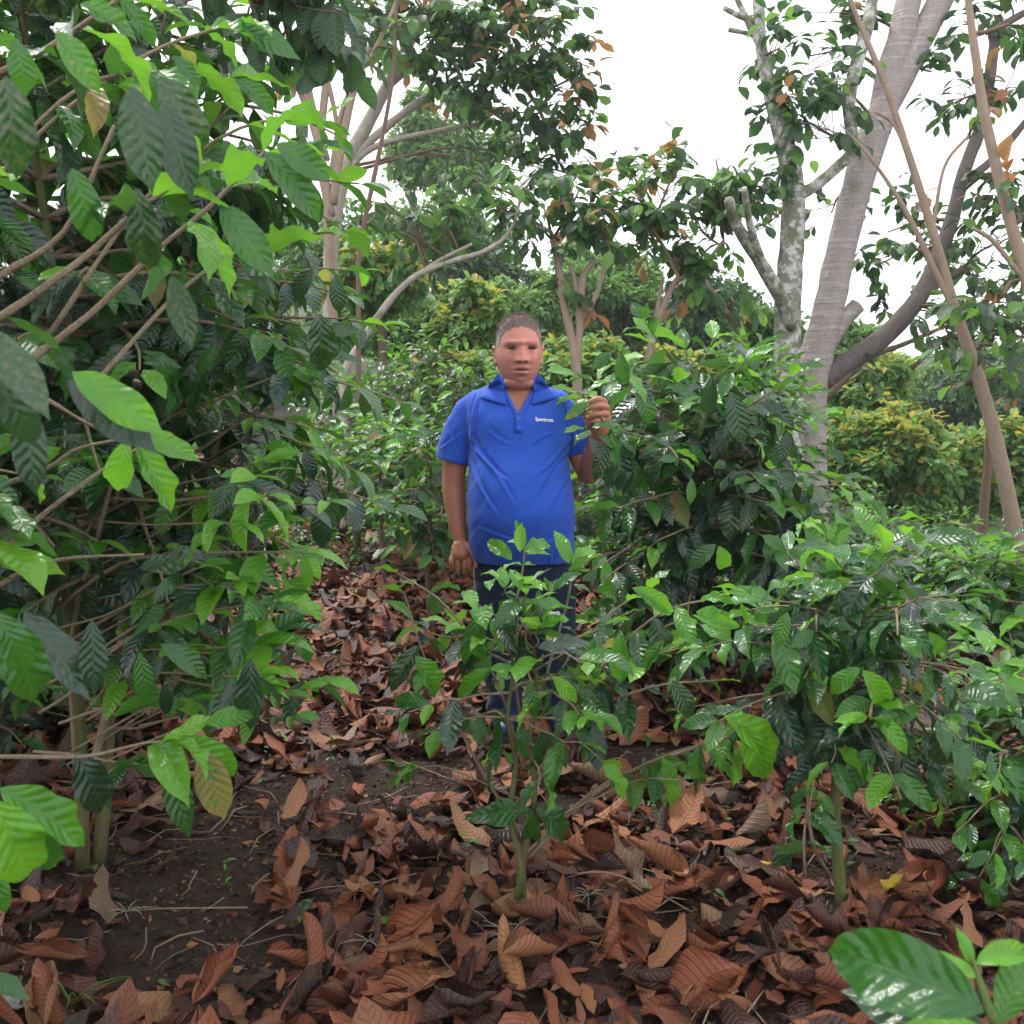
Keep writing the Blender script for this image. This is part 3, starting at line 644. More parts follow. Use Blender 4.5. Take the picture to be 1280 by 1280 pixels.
    patch('placket', [(667.5, 482), (673, 484), (651.5, 522), (646.5, 519)], 2, 12, .0045, .002, M['shirt'], so)
    patch('placket', [(643.5, 519), (653.5, 519), (654, 540), (643.5, 540)], 3, 6, .0045, .002, M['shirt'], so)
    M['seam'] = plain('seam_thread', (.012, .04, .24), .9, .1); M['button'] = plain('button_blue', (.10, .18, .5), .3, .5); M['print'] = plain('white_embroidery', (.80, .80, .82), .7, .2)
    for pth in ([(643.3, 519), (643.3, 540), (654, 540)], [(599, 496.5), (616, 503), (634, 507.5)], [(696.5, 496.5), (680, 504), (664, 506.6)], [(594, 492), (588, 512), (589, 540), (588, 560)], [(702, 492), (708, 512), (709.5, 540), (710, 556)]):
        pts = [surf(a * (1 - t) + c * t, b * (1 - t) + d_ * t, .0045) for (a, b), (c, d_) in zip(pth, pth[1:]) for t in np.linspace(0, 1, 6)]
        V, Fc = tube(pts[:-1], .0010, 5); obj('seam', make_mesh('seam', V, Fc, M['seam']), so)
    for bx, by in ((648.5, 524), (648.8, 535)): V, Fc = ball(surf(bx, by, .007), (.0045, .002, .0045), 12, 8); obj('button', make_mesh('button', V, Fc, M['button']), so)
    # chest lettering
    cu = bpy.data.curves.new('t', 'FONT'); cu.body = 'Spectrum'; cu.size = 1; cu.extrude = 0; cu.offset = .018; cu.resolution_u = 3
    to = bpy.data.objects.new('t', cu); COL.objects.link(to); ev = to.evaluated_get(bpy.context.evaluated_depsgraph_get()); tm = bpy.data.meshes.new_from_object(ev)
    bm = bmesh.new(); bm.from_mesh(tm); bmesh.ops.subdivide_edges(bm, edges=[e for e in bm.edges if e.calc_length() > .15], cuts=2)
    w = max(v.co.x for v in bm.verts); V = [surf(669 + v.co.x / w * 22.5, 525.8 + 1.6 * v.co.x / w - v.co.y * 22.5 / w * 1.12, .0042) for v in bm.verts]; Fc = [[v.index for v in f.verts] for f in bm.faces]
    bm.free(); bpy.data.objects.remove(to); bpy.data.meshes.remove(tm)
    o = obj('chest_lettering', make_mesh('chest_lettering', V, Fc, M['print'], False), so); s = o.modifiers.new('thick', 'SOLIDIFY'); s.thickness = .0012
    # trousers, boots
    tr = [ell_loft([sec(772, 598, 712, YM, .10), sec(745, 591, 716, YM, .135), sec(715, 592, 715, YM - .005, .147), sec(694, 594, 712, YM - .01, .145)], 40)]
    for Lg in LEG:
        pp = [yx(a, b, c) for a, b, c, d in Lg]; rr_ = [.10, .096, .082, .072, .068]; tr.append(limb_(pp, rr_, 28))
    V, Fc = build_remesh('t', tr, .006, 6); q = V - Cc; dd = q @ Fv; px = 640 + F_PX * q[:, 0] / dd; py = 640 - F_PX * (q @ Uv) / dd
    c = V - np.array([root.location[0], YM, 0]); V = V + nrm(c * (1, 1, 0)) * (.010 * (vnoise(px * .06, py * .11, 7) - .5) + .007 * np.sin(py * .16 + px * .09) * sst(790, 860, py))[:, None]
    tro = obj('trousers', make_mesh('trousers', V, Fc, M['trouser']), root)
    M['boot'] = plain('rubber_boot', (.012, .03, .10), .4, .5, 20., .3, .2); M['sole'] = plain('boot_sole', (.03, .02, .015), .8, .3, 30., .3)
    for (a, b, c, d) in (LEG[0][-1], LEG[1][-1]):
        p = yx(a, b, c); gz = float(g(p[0], p[1])); bt = [limb_([(p[0], p[1], gz + .16), (p[0], p[1], gz + .08), (p[0], p[1] - .01, gz + .05)], [.062, .056, .052]), limb_([(p[0], p[1] + .05, gz + .045), (p[0], p[1] - .06, gz + .045), (p[0], p[1] - .15, gz + .03), (p[0], p[1] - .19, gz + .025)], [.045, .05, .045, .03])]
        V, Fc = build_remesh('boot', bt, .006, 3); bo = obj('boot', make_mesh('boot', V, Fc, M['boot']), root)
        V, Fc = limb_([(p[0], p[1] + .07, gz + .012), (p[0], p[1] - .06, gz + .012), (p[0], p[1] - .2, gz + .012)], [.045, .05, .032], 16); V[:, 2] = gz + (V[:, 2] - gz - .012) * .3 + .010; obj('sole', make_mesh('sole', V, Fc, M['sole']), bo)
    return root
man = build_man()

#PLANTS
# ------------------------------------------------------------------ coffee shrubs
UPV = np.array([0, 0, 1.])
class Leaves:
    def __init__(s): s.P = []; s.D = []; s.N = []; s.L = []; s.K = []
    def add(s, p, d, n, l, k): s.P.append(p); s.D.append(d); s.N.append(n); s.L.append(l); s.K.append(k)
    def a(s): return [np.array(x) for x in (s.P, s.D, s.N, s.L)] + [s.K]
def leaf_branch(Lv, pts, rnd, leaf, u=.5, start=.3, step=None, droop=.5, young=.5, keep=.9, darkb=0.):
    """pairs of leaves along a branch polyline"""
    pts = np.asarray(pts); seg = np.linalg.norm(np.diff(pts, axis=0), axis=1); cum = np.r_[0, np.cumsum(seg)]; T = cum[-1]
    step = step or leaf * .40; k = max(2, int(T * (1 - start) / step)); flip = rnd.random() < .5
    for i in range(k + 1):
        s = T * start + T * (1 - start) * i / k
        j = min(np.searchsorted(cum, s, 'right') - 1, len(seg) - 1); f = (s - cum[j]) / seg[j]
        p = pts[j] * (1 - f) + pts[j + 1] * f; bd = nrm(pts[j + 1] - pts[j]); tip = i >= k - 1
        side = nrm(np.cross(bd, UPV)) if abs(bd[2]) < .93 else nrm(np.cross(bd, [rnd.uniform(-1, 1), rnd.uniform(-1, 1), 0]))
        up2 = nrm(np.cross(side, bd))
        for sg in (-1, 1):
            if rnd.random() > keep: continue
            if tip:
                d = bd * .8 + side * sg * .6 + UPV * rnd.uniform(-.15, .35); l = leaf * rnd.uniform(.5, .85); kd = 'young' if rnd.random() < young + .25 else 'mid'
            else:
                rot = rnd.uniform(-.5, .5); d = bd * rnd.uniform(.25, .6) + (side * math.cos(rot) * sg + up2 * math.sin(rot)) * .85 - UPV * rnd.uniform(.2, 1.) * droop * 1.5
                l = leaf * rnd.uniform(.75, 1.15); q = rnd.random() + darkb
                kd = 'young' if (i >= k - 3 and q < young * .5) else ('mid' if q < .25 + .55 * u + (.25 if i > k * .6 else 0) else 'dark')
                if rnd.random() < .025: kd = 'old'
            d = nrm(d + np.array([rnd.gauss(0, .12) for _ in range(3)])); n = nrm(UPV * .9 + bd * .25 + np.array([rnd.gauss(0, .3) for _ in range(3)]) + .25 * d * (1 if d[2] < 0 else 0))
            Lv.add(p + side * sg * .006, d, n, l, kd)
def coffee(label, base, H, Rr, seed, group=None, tiers=12, per=3, leaf=.125, young=.5, stems=((0, 0),), bare=.25, near=True, droop=.5, lean=(0, 0), rad=.012, up_only=False, maxn=300, darkb=0., cat='shrub', extra=None, name='coffee_shrub', bark='twig', stembark='moss', keep=.72, flat=0., az0=None, start=.25):
    rnd = random.Random(seed); root = empty(name, base, label, cat, group); Lv = Leaves(); base = np.array(base, float)
    tw = MB(); brs = []
    for si, (ox, oy) in enumerate(stems):
        h = H * (1 - .12 * si); n = 7; pts = []
        for i in range(n):
            t = i / (n - 1); pts.append(base + np.array([ox * (.3 + t) + lean[0] * t + rnd.gauss(0, .012), oy * (.3 + t) + lean[1] * t + rnd.gauss(0, .012), h * t * .93 - (.04 if i == 0 else 0)]))
        sp, sr = smooth_poly(pts, np.linspace(rad, rad * .3, n) * (1.5 if len(stems) == 1 else 1.1), 3)
        V, Fc = tube(sp, sr, 8 if near else 5, .25, seed); obj('stem', make_mesh('stem', V, Fc, M[stembark]), root)
        nt_ = max(3, int(tiers / len(stems) ** .5)); az = rnd.uniform(0, 6.28)
        for k in range(nt_ + 1):
            u = k / nt_; t = bare + (1 - bare) * u; p0 = np.array([np.interp(t, np.linspace(0, 1, len(sp)), sp[:, c]) for c in range(3)])
            az += 1.57 + rnd.uniform(-.4, .4)
            for q in range(per if k < nt_ else 2):
                a = az + q * 2 * math.pi / per + rnd.uniform(-.3, .3)
                prof = (math.sin(math.pi * (.18 + .70 * u))) ** .7; Lb = Rr * prof * rnd.uniform(.7, 1.15)
                if k == nt_: Lb = Rr * .30
                el = math.radians(-2 + 58 * u ** 1.6 + rnd.uniform(-10, 10) - flat * 20); hd = np.array([math.cos(a), math.sin(a), 0]); m = 7
                bp = [p0 + hd * Lb * math.cos(el) * s + UPV * (Lb * math.sin(el) * s - (.30 - .2 * u) * Lb * s * s) + np.array([rnd.gauss(0, .006) for _ in range(3)]) * (s > 0) for s in np.linspace(0, 1, m)]
                brs.append((bp, u)); leaf_branch(Lv, bp, rnd, leaf, u, start, None, droop * (1.15 - .6 * u), young * (.3 + .7 * u), keep, darkb)
                if Lb > .32 and near:
                    for _ in range(rnd.choice((0, 1, 2))):
                        s0 = rnd.uniform(.3, .65); b0 = bp[int(s0 * 6)]; a2 = a + rnd.choice((-1, 1)) * rnd.uniform(.5, .9); hd2 = np.array([math.cos(a2), math.sin(a2), 0])
                        b2 = [b0 + hd2 * Lb * .5 * s + UPV * (.08 * s - .12 * s * s) * Lb for s in np.linspace(0, 1, 5)]; brs.append((b2, u)); leaf_branch(Lv, b2, rnd, leaf * .95, u, .3, None, droop, young * (.3 + .7 * u), keep, darkb)
    if extra:
        for pts, r0, kw in extra:
            sp, sr = smooth_poly(pts, np.linspace(r0, r0 * .4, len(pts)), 4); V, Fc = tube(sp, sr, 6, .35, seed); obj('branch', make_mesh('branch', V, Fc, M[bark]), root)
            if kw is not None: k2 = dict(u=.6, start=.3, droop=droop, young=young, keep=keep); k2.update(kw); lf = k2.pop('leaf', leaf); leaf_branch(Lv, sp, rnd, lf, **k2)
    brs_r = [np.linspace(rad * (.42 if u < .7 else .3), rad * .12, len(bp)) for bp, u in brs]
    if near:
        for (bp, u), r in list(zip(brs, brs_r))[:300]:
            sp, sr = smooth_poly(bp, r, 2); V, Fc = tube(sp, sr, 5, .2, seed); obj('branch', make_mesh('branch', V, Fc, M['stem_green' if u > .85 else bark]), root)
    else:
        for (bp, u), r in zip(brs, brs_r): V, Fc = tube(bp[::2], np.array(r)[::2] * 1.2, 3, cap=False); tw.add(V, Fc)
        o = obj('branches', tw.mesh('branches', M[bark]), root); o['kind'] = 'stuff'
    return root, Lv
def finish(root, Lv, seed, maxn=300, heroes=(), minpx=9):
    for h in heroes: hero(Lv, *h)
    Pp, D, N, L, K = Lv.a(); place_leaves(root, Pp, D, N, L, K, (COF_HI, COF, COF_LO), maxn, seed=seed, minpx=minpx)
def hero(Lv, bx, by, tx, ty, d, k='mid', dt=0., up=.35, roll=0.):
    a = P(bx, by, d); b = P(tx, ty, d + dt); v = b - a; l = np.linalg.norm(v); view = nrm(Cc - (a + b) / 2)
    n = nrm(view * (1 - up) + UPV * up + np.cross(nrm(v), view) * roll); Lv.add(a, v / l, n, l * 1.08, k)
def pp(d, *pts):                                              # polyline through picture points at a depth (or depth range)
    n = len(pts); d0, d1 = d if isinstance(d, tuple) else (d, d)
    return [P(x, y, d0 + (d1 - d0) * i / max(1, n - 1)) for i, (x, y) in enumerate(pts)]

# centre plant, right plant, shrub beside the man
b = G(650, 1142)
ex = [(pp((2.7, 2.55), (655, 1080), (720, 1010), (800, 960), (900, 925), (960, 905)), .006, dict(start=.62, young=.7)),
      (pp((2.7, 2.5), (655, 1070), (740, 990), (830, 945), (880, 930)), .005, dict(start=.6, young=.5)),
      (pp((2.7, 2.45), (660, 1040), (740, 1000), (800, 975), (850, 975)), .004, dict(start=.7)),
      (pp((2.7, 2.6), (650, 1040), (600, 960), (560, 880), (530, 820), (505, 740)), .005, dict(start=.70, young=.6)),
      (pp((2.7, 2.5), (668, 1110), (740, 1090), (800, 1105), (900, 1160)), .004, None),
      (pp((2.7, 2.62), (650, 1000), (560, 960), (515, 960)), .003, dict(start=.95)),
      (pp((2.7, 2.65), (655, 930), (640, 800), (655, 700), (650, 668)), .006, dict(start=.45, young=1., leaf=.075, u=1.)),
      (pp((2.7, 2.65), (660, 930), (690, 820), (712, 740), (715, 690)), .006, dict(start=.45, young=1., leaf=.075, u=1.)),
      (pp((2.7, 2.5), (665, 960), (740, 850), (820, 770), (905, 745)), .006, dict(start=.4, young=.8)),
      (pp((2.7, 2.55), (655, 960), (620, 850), (560, 760), (495, 715)), .005, dict(start=.5, young=.6)),
      (pp((2.7, 2.5), (665, 980), (720, 880), (790, 830), (850, 810)), .006, dict(start=.4, young=.5)), (pp((2.7, 2.5), (662, 990), (730, 900), (810, 860), (900, 850)), .006, dict(start=.4, young=.5)), (pp((2.7, 2.55), (660, 970), (700, 840), (760, 770), (810, 735)), .005, dict(start=.4, young=.7))]
r_, Lv = coffee('young coffee plant with bright new tips in front of the man', b, .88, .34, 11, tiers=7, per=2, leaf=.145, young=.5, stems=((-.02, 0), (.03, .01)), bare=.66, extra=ex, rad=.010, stembark='moss', keep=.72, start=.35)
HE = [(600, 765, 580, 850, 2.45, 'mid'), (520, 820, 560, 876, 2.4, 'young'), (640, 780, 655, 690 + 150, 2.5, 'dark'), (775, 790, 776, 862, 2.35, 'mid'), (740, 800, 738, 868, 2.35, 'mid'), (672, 810, 735, 800, 2.4, 'dark'),
      (663, 1012, 582, 1018, 2.5, 'mid'), (664, 1012, 668, 1078, 2.5, 'mid'), (670, 1010, 733, 1048, 2.5, 'mid'), (612, 835, 560, 876, 2.4, 'young'), (612, 836, 645, 836, 2.4, 'young'), (660, 850, 672, 898, 2.4, 'mid'),
      (690, 845, 725, 880, 2.4, 'young'), (655, 910, 657, 950, 2.5, 'mid'), (520, 952, 494, 990, 2.6, 'mid'), (925, 905, 972, 985, 2.3, 'young'), (905, 895, 1010, 945, 2.3, 'young'), (875, 930, 865, 1000, 2.3, 'mid'),
      (640, 700, 610, 668, 2.6, 'young'), (650, 690, 652, 655, 2.6, 'young'), (655, 690, 690, 668, 2.6, 'young'), (712, 705, 695, 660, 2.6, 'young'), (715, 705, 745, 675, 2.6, 'young'), (840, 850, 870, 900, 2.4, 'dark'), (790, 735, 850, 760, 2.4, 'young'), (830, 800, 800, 840, 2.35, 'mid'), (870, 765, 940, 778, 2.35, 'young')]
finish(r_, Lv, 11, heroes=HE)
b = G(1042, 1150)
ex = [(pp((2.75, 2.6), (1040, 1100), (1015, 1050), (1008, 960), (1000, 880)), .007, None), (pp((2.75, 2.5), (1055, 990), (1110, 985), (1200, 980)), .004, None),
      (pp((2.75, 2.5), (1058, 975), (1140, 960), (1220, 963)), .004, dict(start=.8)), (pp((2.7, 2.7), (1010, 1130), (1005, 1060), (1010, 1000)), .006, dict(start=.6))]
r_, Lv = coffee('leafy coffee shrub with dark lower leaves at the right of the path', b, 1.0, .40, 23, tiers=9, per=4, leaf=.15, young=.3, stems=((0, 0),), bare=.56, extra=ex, rad=.012, keep=.9, droop=.7, darkb=.12)
finish(r_, Lv, 23, heroes=[(1075, 835, 1028, 862, 2.15, 'young'), (1078, 838, 1125, 888, 2.15, 'young'), (985, 765, 970, 808, 2.2, 'mid'), (1160, 790, 1195, 830, 2.2, 'young'), (1180, 900, 1175, 985, 2.1, 'dark'), (1210, 900, 1235, 955, 2.1, 'dark'), (1040, 930, 1060, 985, 2.3, 'dark'), (1065, 725, 1010, 745, 2.3, 'young'), (1030, 1010, 1045, 1055, 2.4, 'dark'), (1000, 1005, 985, 1040, 2.4, 'mid'), (1125, 985, 1145, 1030, 2.3, 'dark')])
b = at(868, 4.15)
ex = [(pp((4.2, 3.55), (860, 640), (800, 570), (750, 510), (722, 492)), .007, dict(start=.5, young=.6)), (pp((4.2, 3.5), (850, 620), (800, 590), (765, 560), (735, 535)), .006, dict(start=.5)),
      (pp((4.2, 3.6), (860, 600), (820, 520), (785, 470), (770, 450)), .006, dict(start=.4, young=.8)), (pp((4.2, 4.), (865, 700), (800, 640), (745, 620)), .006, dict(start=.3))]
r_, Lv = coffee('tall dark coffee shrub beside the man, held by his raised hand', b, 1.52, .68, 37, tiers=13, per=4, leaf=.185, young=.25, stems=((0, 0), (.12, .05)), bare=.30, extra=ex, rad=.02, keep=.92, droop=.8, darkb=.26, stembark='bark_dark')
finish(r_, Lv, 37, heroes=[(736, 499, 706, 503, 3.40, 'young', 0, .6), (738, 502, 705, 522, 3.38, 'mid', 0, .3), (731, 506, 722, 521, 3.40, 'dark'), (740, 534, 778, 527, 3.38, 'mid', 0, .6), (746, 544, 792, 558, 3.36, 'mid', 0, .5), (738, 548, 756, 574, 3.36, 'dark'), (760, 552, 742, 598, 3.38, 'dark'), (772, 572, 752, 618, 3.4, 'dark'), (765, 540, 770, 582, 3.38, 'mid'), (790, 590, 760, 610, 3.4, 'dark'), (775, 440, 782, 490, 3.5, 'mid'), (785, 452, 800, 448, 3.5, 'mid'), (765, 440, 740, 460, 3.5, 'mid'), (890, 470, 885, 525, 3.5, 'dark'), (915, 490, 930, 555, 3.5, 'dark'), (985, 540, 975, 580, 3.5, 'dark'), (895, 680, 860, 710, 3.4, 'mid'), (898, 682, 915, 722, 3.4, 'young'), (865, 598, 862, 630, 3.4, 'mid'), (740, 645, 725, 668, 3.5, 'dark')])
# the shrub whose branches fill the left side, and its nearer neighbour
b = G(100, 1088)
TW = 'twig'
ex = [(pp((2.4, 2.0), (60, 770), (150, 705), (250, 692), (380, 690)), 0.0059, dict(start=.88, young=.8)),
      (pp((2.3, 1.9), (90, 860), (160, 800), (240, 768), (345, 752)), 0.0053, dict(start=.9)), (pp((2.3, 2.0), (150, 830), (240, 812), (322, 808)), 0.0046, dict(start=.85, young=.7)),
      (pp((2.5, 2.1), (100, 640), (200, 530), (270, 500), (392, 452)), 0.0066, dict(start=.9)), (pp((2.6, 2.3), (150, 700), (250, 620), (330, 580), (400, 560)), 0.0046, dict(start=.5)),
      (pp((2.6, 2.3), (120, 820), (220, 740), (300, 700), (335, 660)), 0.0040, dict(start=.5)), (pp((2.6, 2.2), (110, 900), (190, 850), (260, 830), (350, 790)), 0.0040, dict(start=.6)),
      (pp((2.6, 2.3), (120, 740), (230, 640), (320, 590), (380, 560)), 0.0040, None), (pp((2.7, 2.4), (100, 900), (180, 800), (250, 740), (330, 700)), 0.0033, None), (pp((2.7, 2.2), (90, 700), (170, 560), (220, 480), (300, 400)), 0.0053, dict(start=.5)),
      (pp((2.7, 2.0), (95, 960), (90, 800), (130, 640), (160, 520)), 0.0079, None), (pp((2.7, 2.5), (105, 1000), (140, 850), (135, 700), (150, 600)), 0.0132, None)]
rnd = random.Random(99)
for q in range(62):
    x0, y0 = rnd.uniform(40, 190), rnd.uniform(560, 960); ln = rnd.uniform(110, 250); sl = rnd.uniform(-.15, .75); d0 = rnd.uniform(2.3, 2.9)
    ex.append((pp((d0, d0 - rnd.uniform(.2, .6)), (x0, y0), (x0 + ln * .4, y0 - sl * ln * .4 + rnd.uniform(-8, 8)), (x0 + ln * .75, y0 - sl * ln * .7 + rnd.uniform(-8, 8)), (x0 + ln, y0 - sl * ln * .85)), rnd.uniform(.003, .0055), dict(start=rnd.choice((.8, .88, .92)), young=.6, leaf=.11) if rnd.random() < .75 else None))
r_, Lv = coffee('big sprawling coffee shrub with bare pale branches, its mossy stem at the lower left', b, 2.75, .86, 51, tiers=22, per=4, leaf=.155, young=.25, stems=((0, 0), (.10, .2)), bare=.40, extra=ex, rad=.022, keep=.94, droop=.65, start=.30, darkb=.2)
finish(r_, Lv, 51, heroes=[(400, 392, 402, 470, 2.0, 'dark'), (392, 335, 360, 375, 2.0, 'dark'), (418, 345, 425, 390, 2.0, 'dark'), (313, 822, 312, 925, 1.6, 'dark'), (405, 625, 400, 690, 2.2, 'dark'), (378, 692, 388, 738, 2.0, 'young'), (205, 948, 240, 1045, 1.6, 'mid'), (250, 935, 285, 1025, 1.6, 'old'), (225, 925, 312, 955, 1.6, 'young'),
       (255, 905, 315, 885, 1.6, 'young'), (175, 815, 185, 885, 1.8, 'mid'), (200, 805, 265, 838, 1.8, 'mid'), (95, 940, 148, 1030, 1.6, 'dark'), (365, 790, 395, 828, 2.1, 'mid'), (210, 850, 205, 900, 1.8, 'dark'), (175, 710, 262, 690, 1.9, 'dark'), (270, 430, 240, 470, 2.0, 'mid'), (380, 560, 395, 600, 2.2, 'dark')])
b = np.array([-1.25, 1.25, float(g(-1.25, 1.25))])
ex = [(pp((1.35, 1.2), (-60, 400), (0, 345), (80, 290), (143, 157)), 0.0059, None), (pp((1.35, 1.3), (-70, 430), (-5, 400), (95, 330), (170, 265), (225, 225)), 0.0066, dict(start=.8, young=.7)),
      (pp((1.5, 1.5), (-10, 480), (30, 455), (110, 395), (200, 310), (265, 255), (330, 190)), 0.0066, dict(start=.72, young=.9, leaf=.16)), (pp((1.6, 1.6), (-40, 700), (0, 690), (70, 630), (140, 580), (172, 560)), 0.0059, None),
      (pp((1.6, 1.45), (-50, 620), (0, 607), (60, 585), (100, 560), (158, 548)), 0.0053, None), (pp((1.6, 1.6), (-40, 945), (30, 946), (110, 945), (175, 930), (215, 926)), 0.0046, dict(start=.93, young=.8)),
      (pp((1.7, 1.7), (-40, 760), (10, 725), (70, 700), (180, 693)), 0.0059, None), (pp((1.5, 1.4), (-20, 100), (60, 60), (140, 5), (200, -40)), 0.0053, dict(start=.3, young=.8, leaf=.17)),
      (pp((1.4, 1.6), (60, 500), (110, 530), (155, 550)), 0.0033, None), (pp((1.9, 1.9), (-30, 250), (80, 140), (200, 60), (300, 30)), 0.0059, dict(start=.35, young=.9, leaf=.17)),
      (pp((1.9, 2.1), (60, 420), (180, 250), (300, 160), (400, 150)), 0.0059, dict(start=.4, young=.9, leaf=.17)), (pp((1.9, 2.2), (100, 500), (230, 360), (330, 300), (430, 290)), 0.0059, dict(start=.4, young=.8, leaf=.16)),
      (pp((1.8, 1.9), (0, 200), (100, 110), (190, 90), (290, 95)), 0.0053, dict(start=.3, young=.9, leaf=.17))]
r_, Lv = coffee('nearest coffee shrub with large leaves filling the upper left edge', b, 2.3, .62, 67, tiers=15, per=4, leaf=.145, young=.3, bare=.50, extra=ex, rad=.016, keep=.92, droop=.6, start=.25)
finish(r_, Lv, 67, heroes=[(165, 108, 190, 226, 1.05, 'dark'), (205, 130, 240, 235, 1.15, 'dark'), (8, 95, 22, 218, .95, 'dark'), (20, 50, 35, 115, 1.0, 'mid'), (200, 95, 262, 185, 1.3, 'dark'), (295, 100, 350, 128, 1.6, 'mid'), (215, 70, 255, 100, 1.4, 'mid'), (330, 190, 410, 260, 1.4, 'mid'), (345, 180, 412, 215, 1.4, 'mid'), (275, 255, 340, 335, 1.35, 'mid'),
       (70, 40, 125, 100, 1.1, 'mid'), (150, 0, 200, 42, 1.3, 'mid'), (90, 465, 200, 530, 1.05, 'young'), (85, 475, 190, 550, 1.08, 'dark'), (160, 545, 250, 555, 1.3, 'young'), (160, 550, 130, 632, 1.3, 'young'), (170, 555, 228, 638, 1.3, 'young'), (30, 500, 45, 615, .95, 'dark'), (-15, 410, 60, 510, .8, 'dark'), (-20, 460, 60, 545, .82, 'dark'), (90, 210, 125, 300, 1.2, 'mid'), (170, 235, 195, 340, 1.3, 'dark'),
       (-5, 765, 48, 845, 1.0, 'mid'), (5, 768, 65, 895, 1.05, 'mid'), (30, 765, 110, 865, 1.1, 'dark'), (115, 775, 118, 870, 1.1, 'dark'), (0, 985, 118, 1050, .95, 'young', 0, .2), (-10, 1000, 55, 1128, .92, 'young', 0, .1), (10, 1010, 90, 1102, 1.0, 'mid', 0, .1), (-20, 1075, 14, 1145, .95, 'mid'), (-25, 1215, 35, 1245, 1.0, 'mid'), (215, 345, 240, 430, 1.6, 'dark'), (290, 30, 370, 62, 1.9, 'mid'), (100, 5, 170, 30, 1.3, 'mid')])
# corner sprig, lower right
b = at(1262, .80); b = G(1262, 1400)
st = [b] + pp(.80, (1258, 1340), (1245, 1285), (1222, 1222), (1214, 1195))
r_ = empty('coffee_seedling', b, 'out of focus seedling tip with broad leaves in the lower right corner', 'seedling'); Lv = Leaves()
sp, sr = smooth_poly(st, [.006, .005, .0042, .0034, .002], 5); V, Fc = tube(sp, sr, 8); obj('stem', make_mesh('stem', V, Fc, M['stem_green']), r_)
finish(r_, Lv, 5, heroes=[(1230, 1265, 1030, 1158, .76, 'mid', .04, .25), (1235, 1290, 1065, 1232, .82, 'dark', .03, .3), (1220, 1205, 1290, 1172, .80, 'young', 0, .5), (1220, 1222, 1170, 1190, .79, 'young', 0, .4), (1215, 1205, 1200, 1165, .8, 'young', 0, .3), (1250, 1280, 1285, 1180, .8, 'mid', 0, .2), (1235, 1290, 1120, 1290, .8, 'young', 0, .5), (1215, 1230, 1065, 1215, .86, 'young', .1, .5)])
# right-edge shrub and the rest of the planted rows: (label, picture column, depth, top row, radius, kwargs)
def row(label, px, d, top, R_, seed, group, **kw):
    b = at(px, d); zt = PY(px, top, d)[2]; H = max(.5, (zt - b[2] - .36 * R_) * 1.0)
    k = dict(tiers=12, per=3, leaf=.15, near=d < 5.5, bare=.3, rad=.012, young=.35); k.update(kw); hs_ = k.pop('heroes', ()); mx_ = k.pop('maxn', 300)
    r, Lv = coffee(label, b, H, R_, seed, group, **k); finish(r, Lv, seed, mx_, hs_); return r
GR = 'coffee shrubs planted in rows under the shade trees'
row('coffee shrub cut by the right edge with low dark leaves', 1330, 2.7, 800, .38, 101, GR, tiers=11, per=4, darkb=.05)
row('low branching coffee shrub at the left edge behind the sprawling one', -10, 3.6, 470, .75, 114, GR, tiers=14, per=4, bare=.15, darkb=.2)
row('dark coffee shrub in the gap behind the mossy stem', 130, 4.6, 500, .7, 115, GR, tiers=13, per=4, bare=.2, darkb=.25)
row('bright topped coffee shrub just behind the right front shrub', 1245, 4.7, 735, .5, 102, GR, tiers=9, per=4)
row('domed coffee shrub with a dark underside at the right edge', 1180, 4.9, 668, .62, 103, GR, tiers=9, per=4, leaf=.14)
row('slim young coffee stem standing nearest left behind the man', 535, 5.0, 495, .42, 104, GR, tiers=10, per=3, bare=.52, darkb=-.1, stembark='bark_brown')
row('thin reddish stemmed coffee sapling left of the path', 476, 5.9, 488, .42, 105, GR, tiers=9, per=3, bare=.56, darkb=-.15, stembark='bark_brown')
row('small coffee sapling beside the thin reddish one', 510, 6.3, 510, .40, 106, GR, tiers=8, per=3, bare=.52, darkb=-.1)
row('low bushy coffee plant close behind the left shrub', 440, 6.8, 500, .5, 107, GR, tiers=9, per=3, bare=.45)
row('round coffee shrub left of the head of the man', 568, 7.3, 432, .58, 108, GR, tiers=14, per=4, bare=.3)
row('round coffee shrub higher on the slope with shiny leaves', 545, 9.0, 392, .80, 109, GR, tiers=15, per=4, bare=.3, leaf=.15)
row('pale leaved coffee shrub at the upper left of the row', 470, 8.6, 455, .8, 110, GR, tiers=12, per=4, bare=.25)
row('tall coffee shrub in front of the pale forked trunk', 950, 6.4, 402, .62, 111, GR, tiers=17, per=4, bare=.35, leaf=.15)
row('coffee shrub hidden behind the shoulder of the man', 700, 6.6, 520, .6, 112, GR, tiers=11, per=3)
row('slender coffee plant between the man and the path', 590, 6.0, 520, .45, 113, GR, tiers=8, per=3, bare=.5)
k = 0
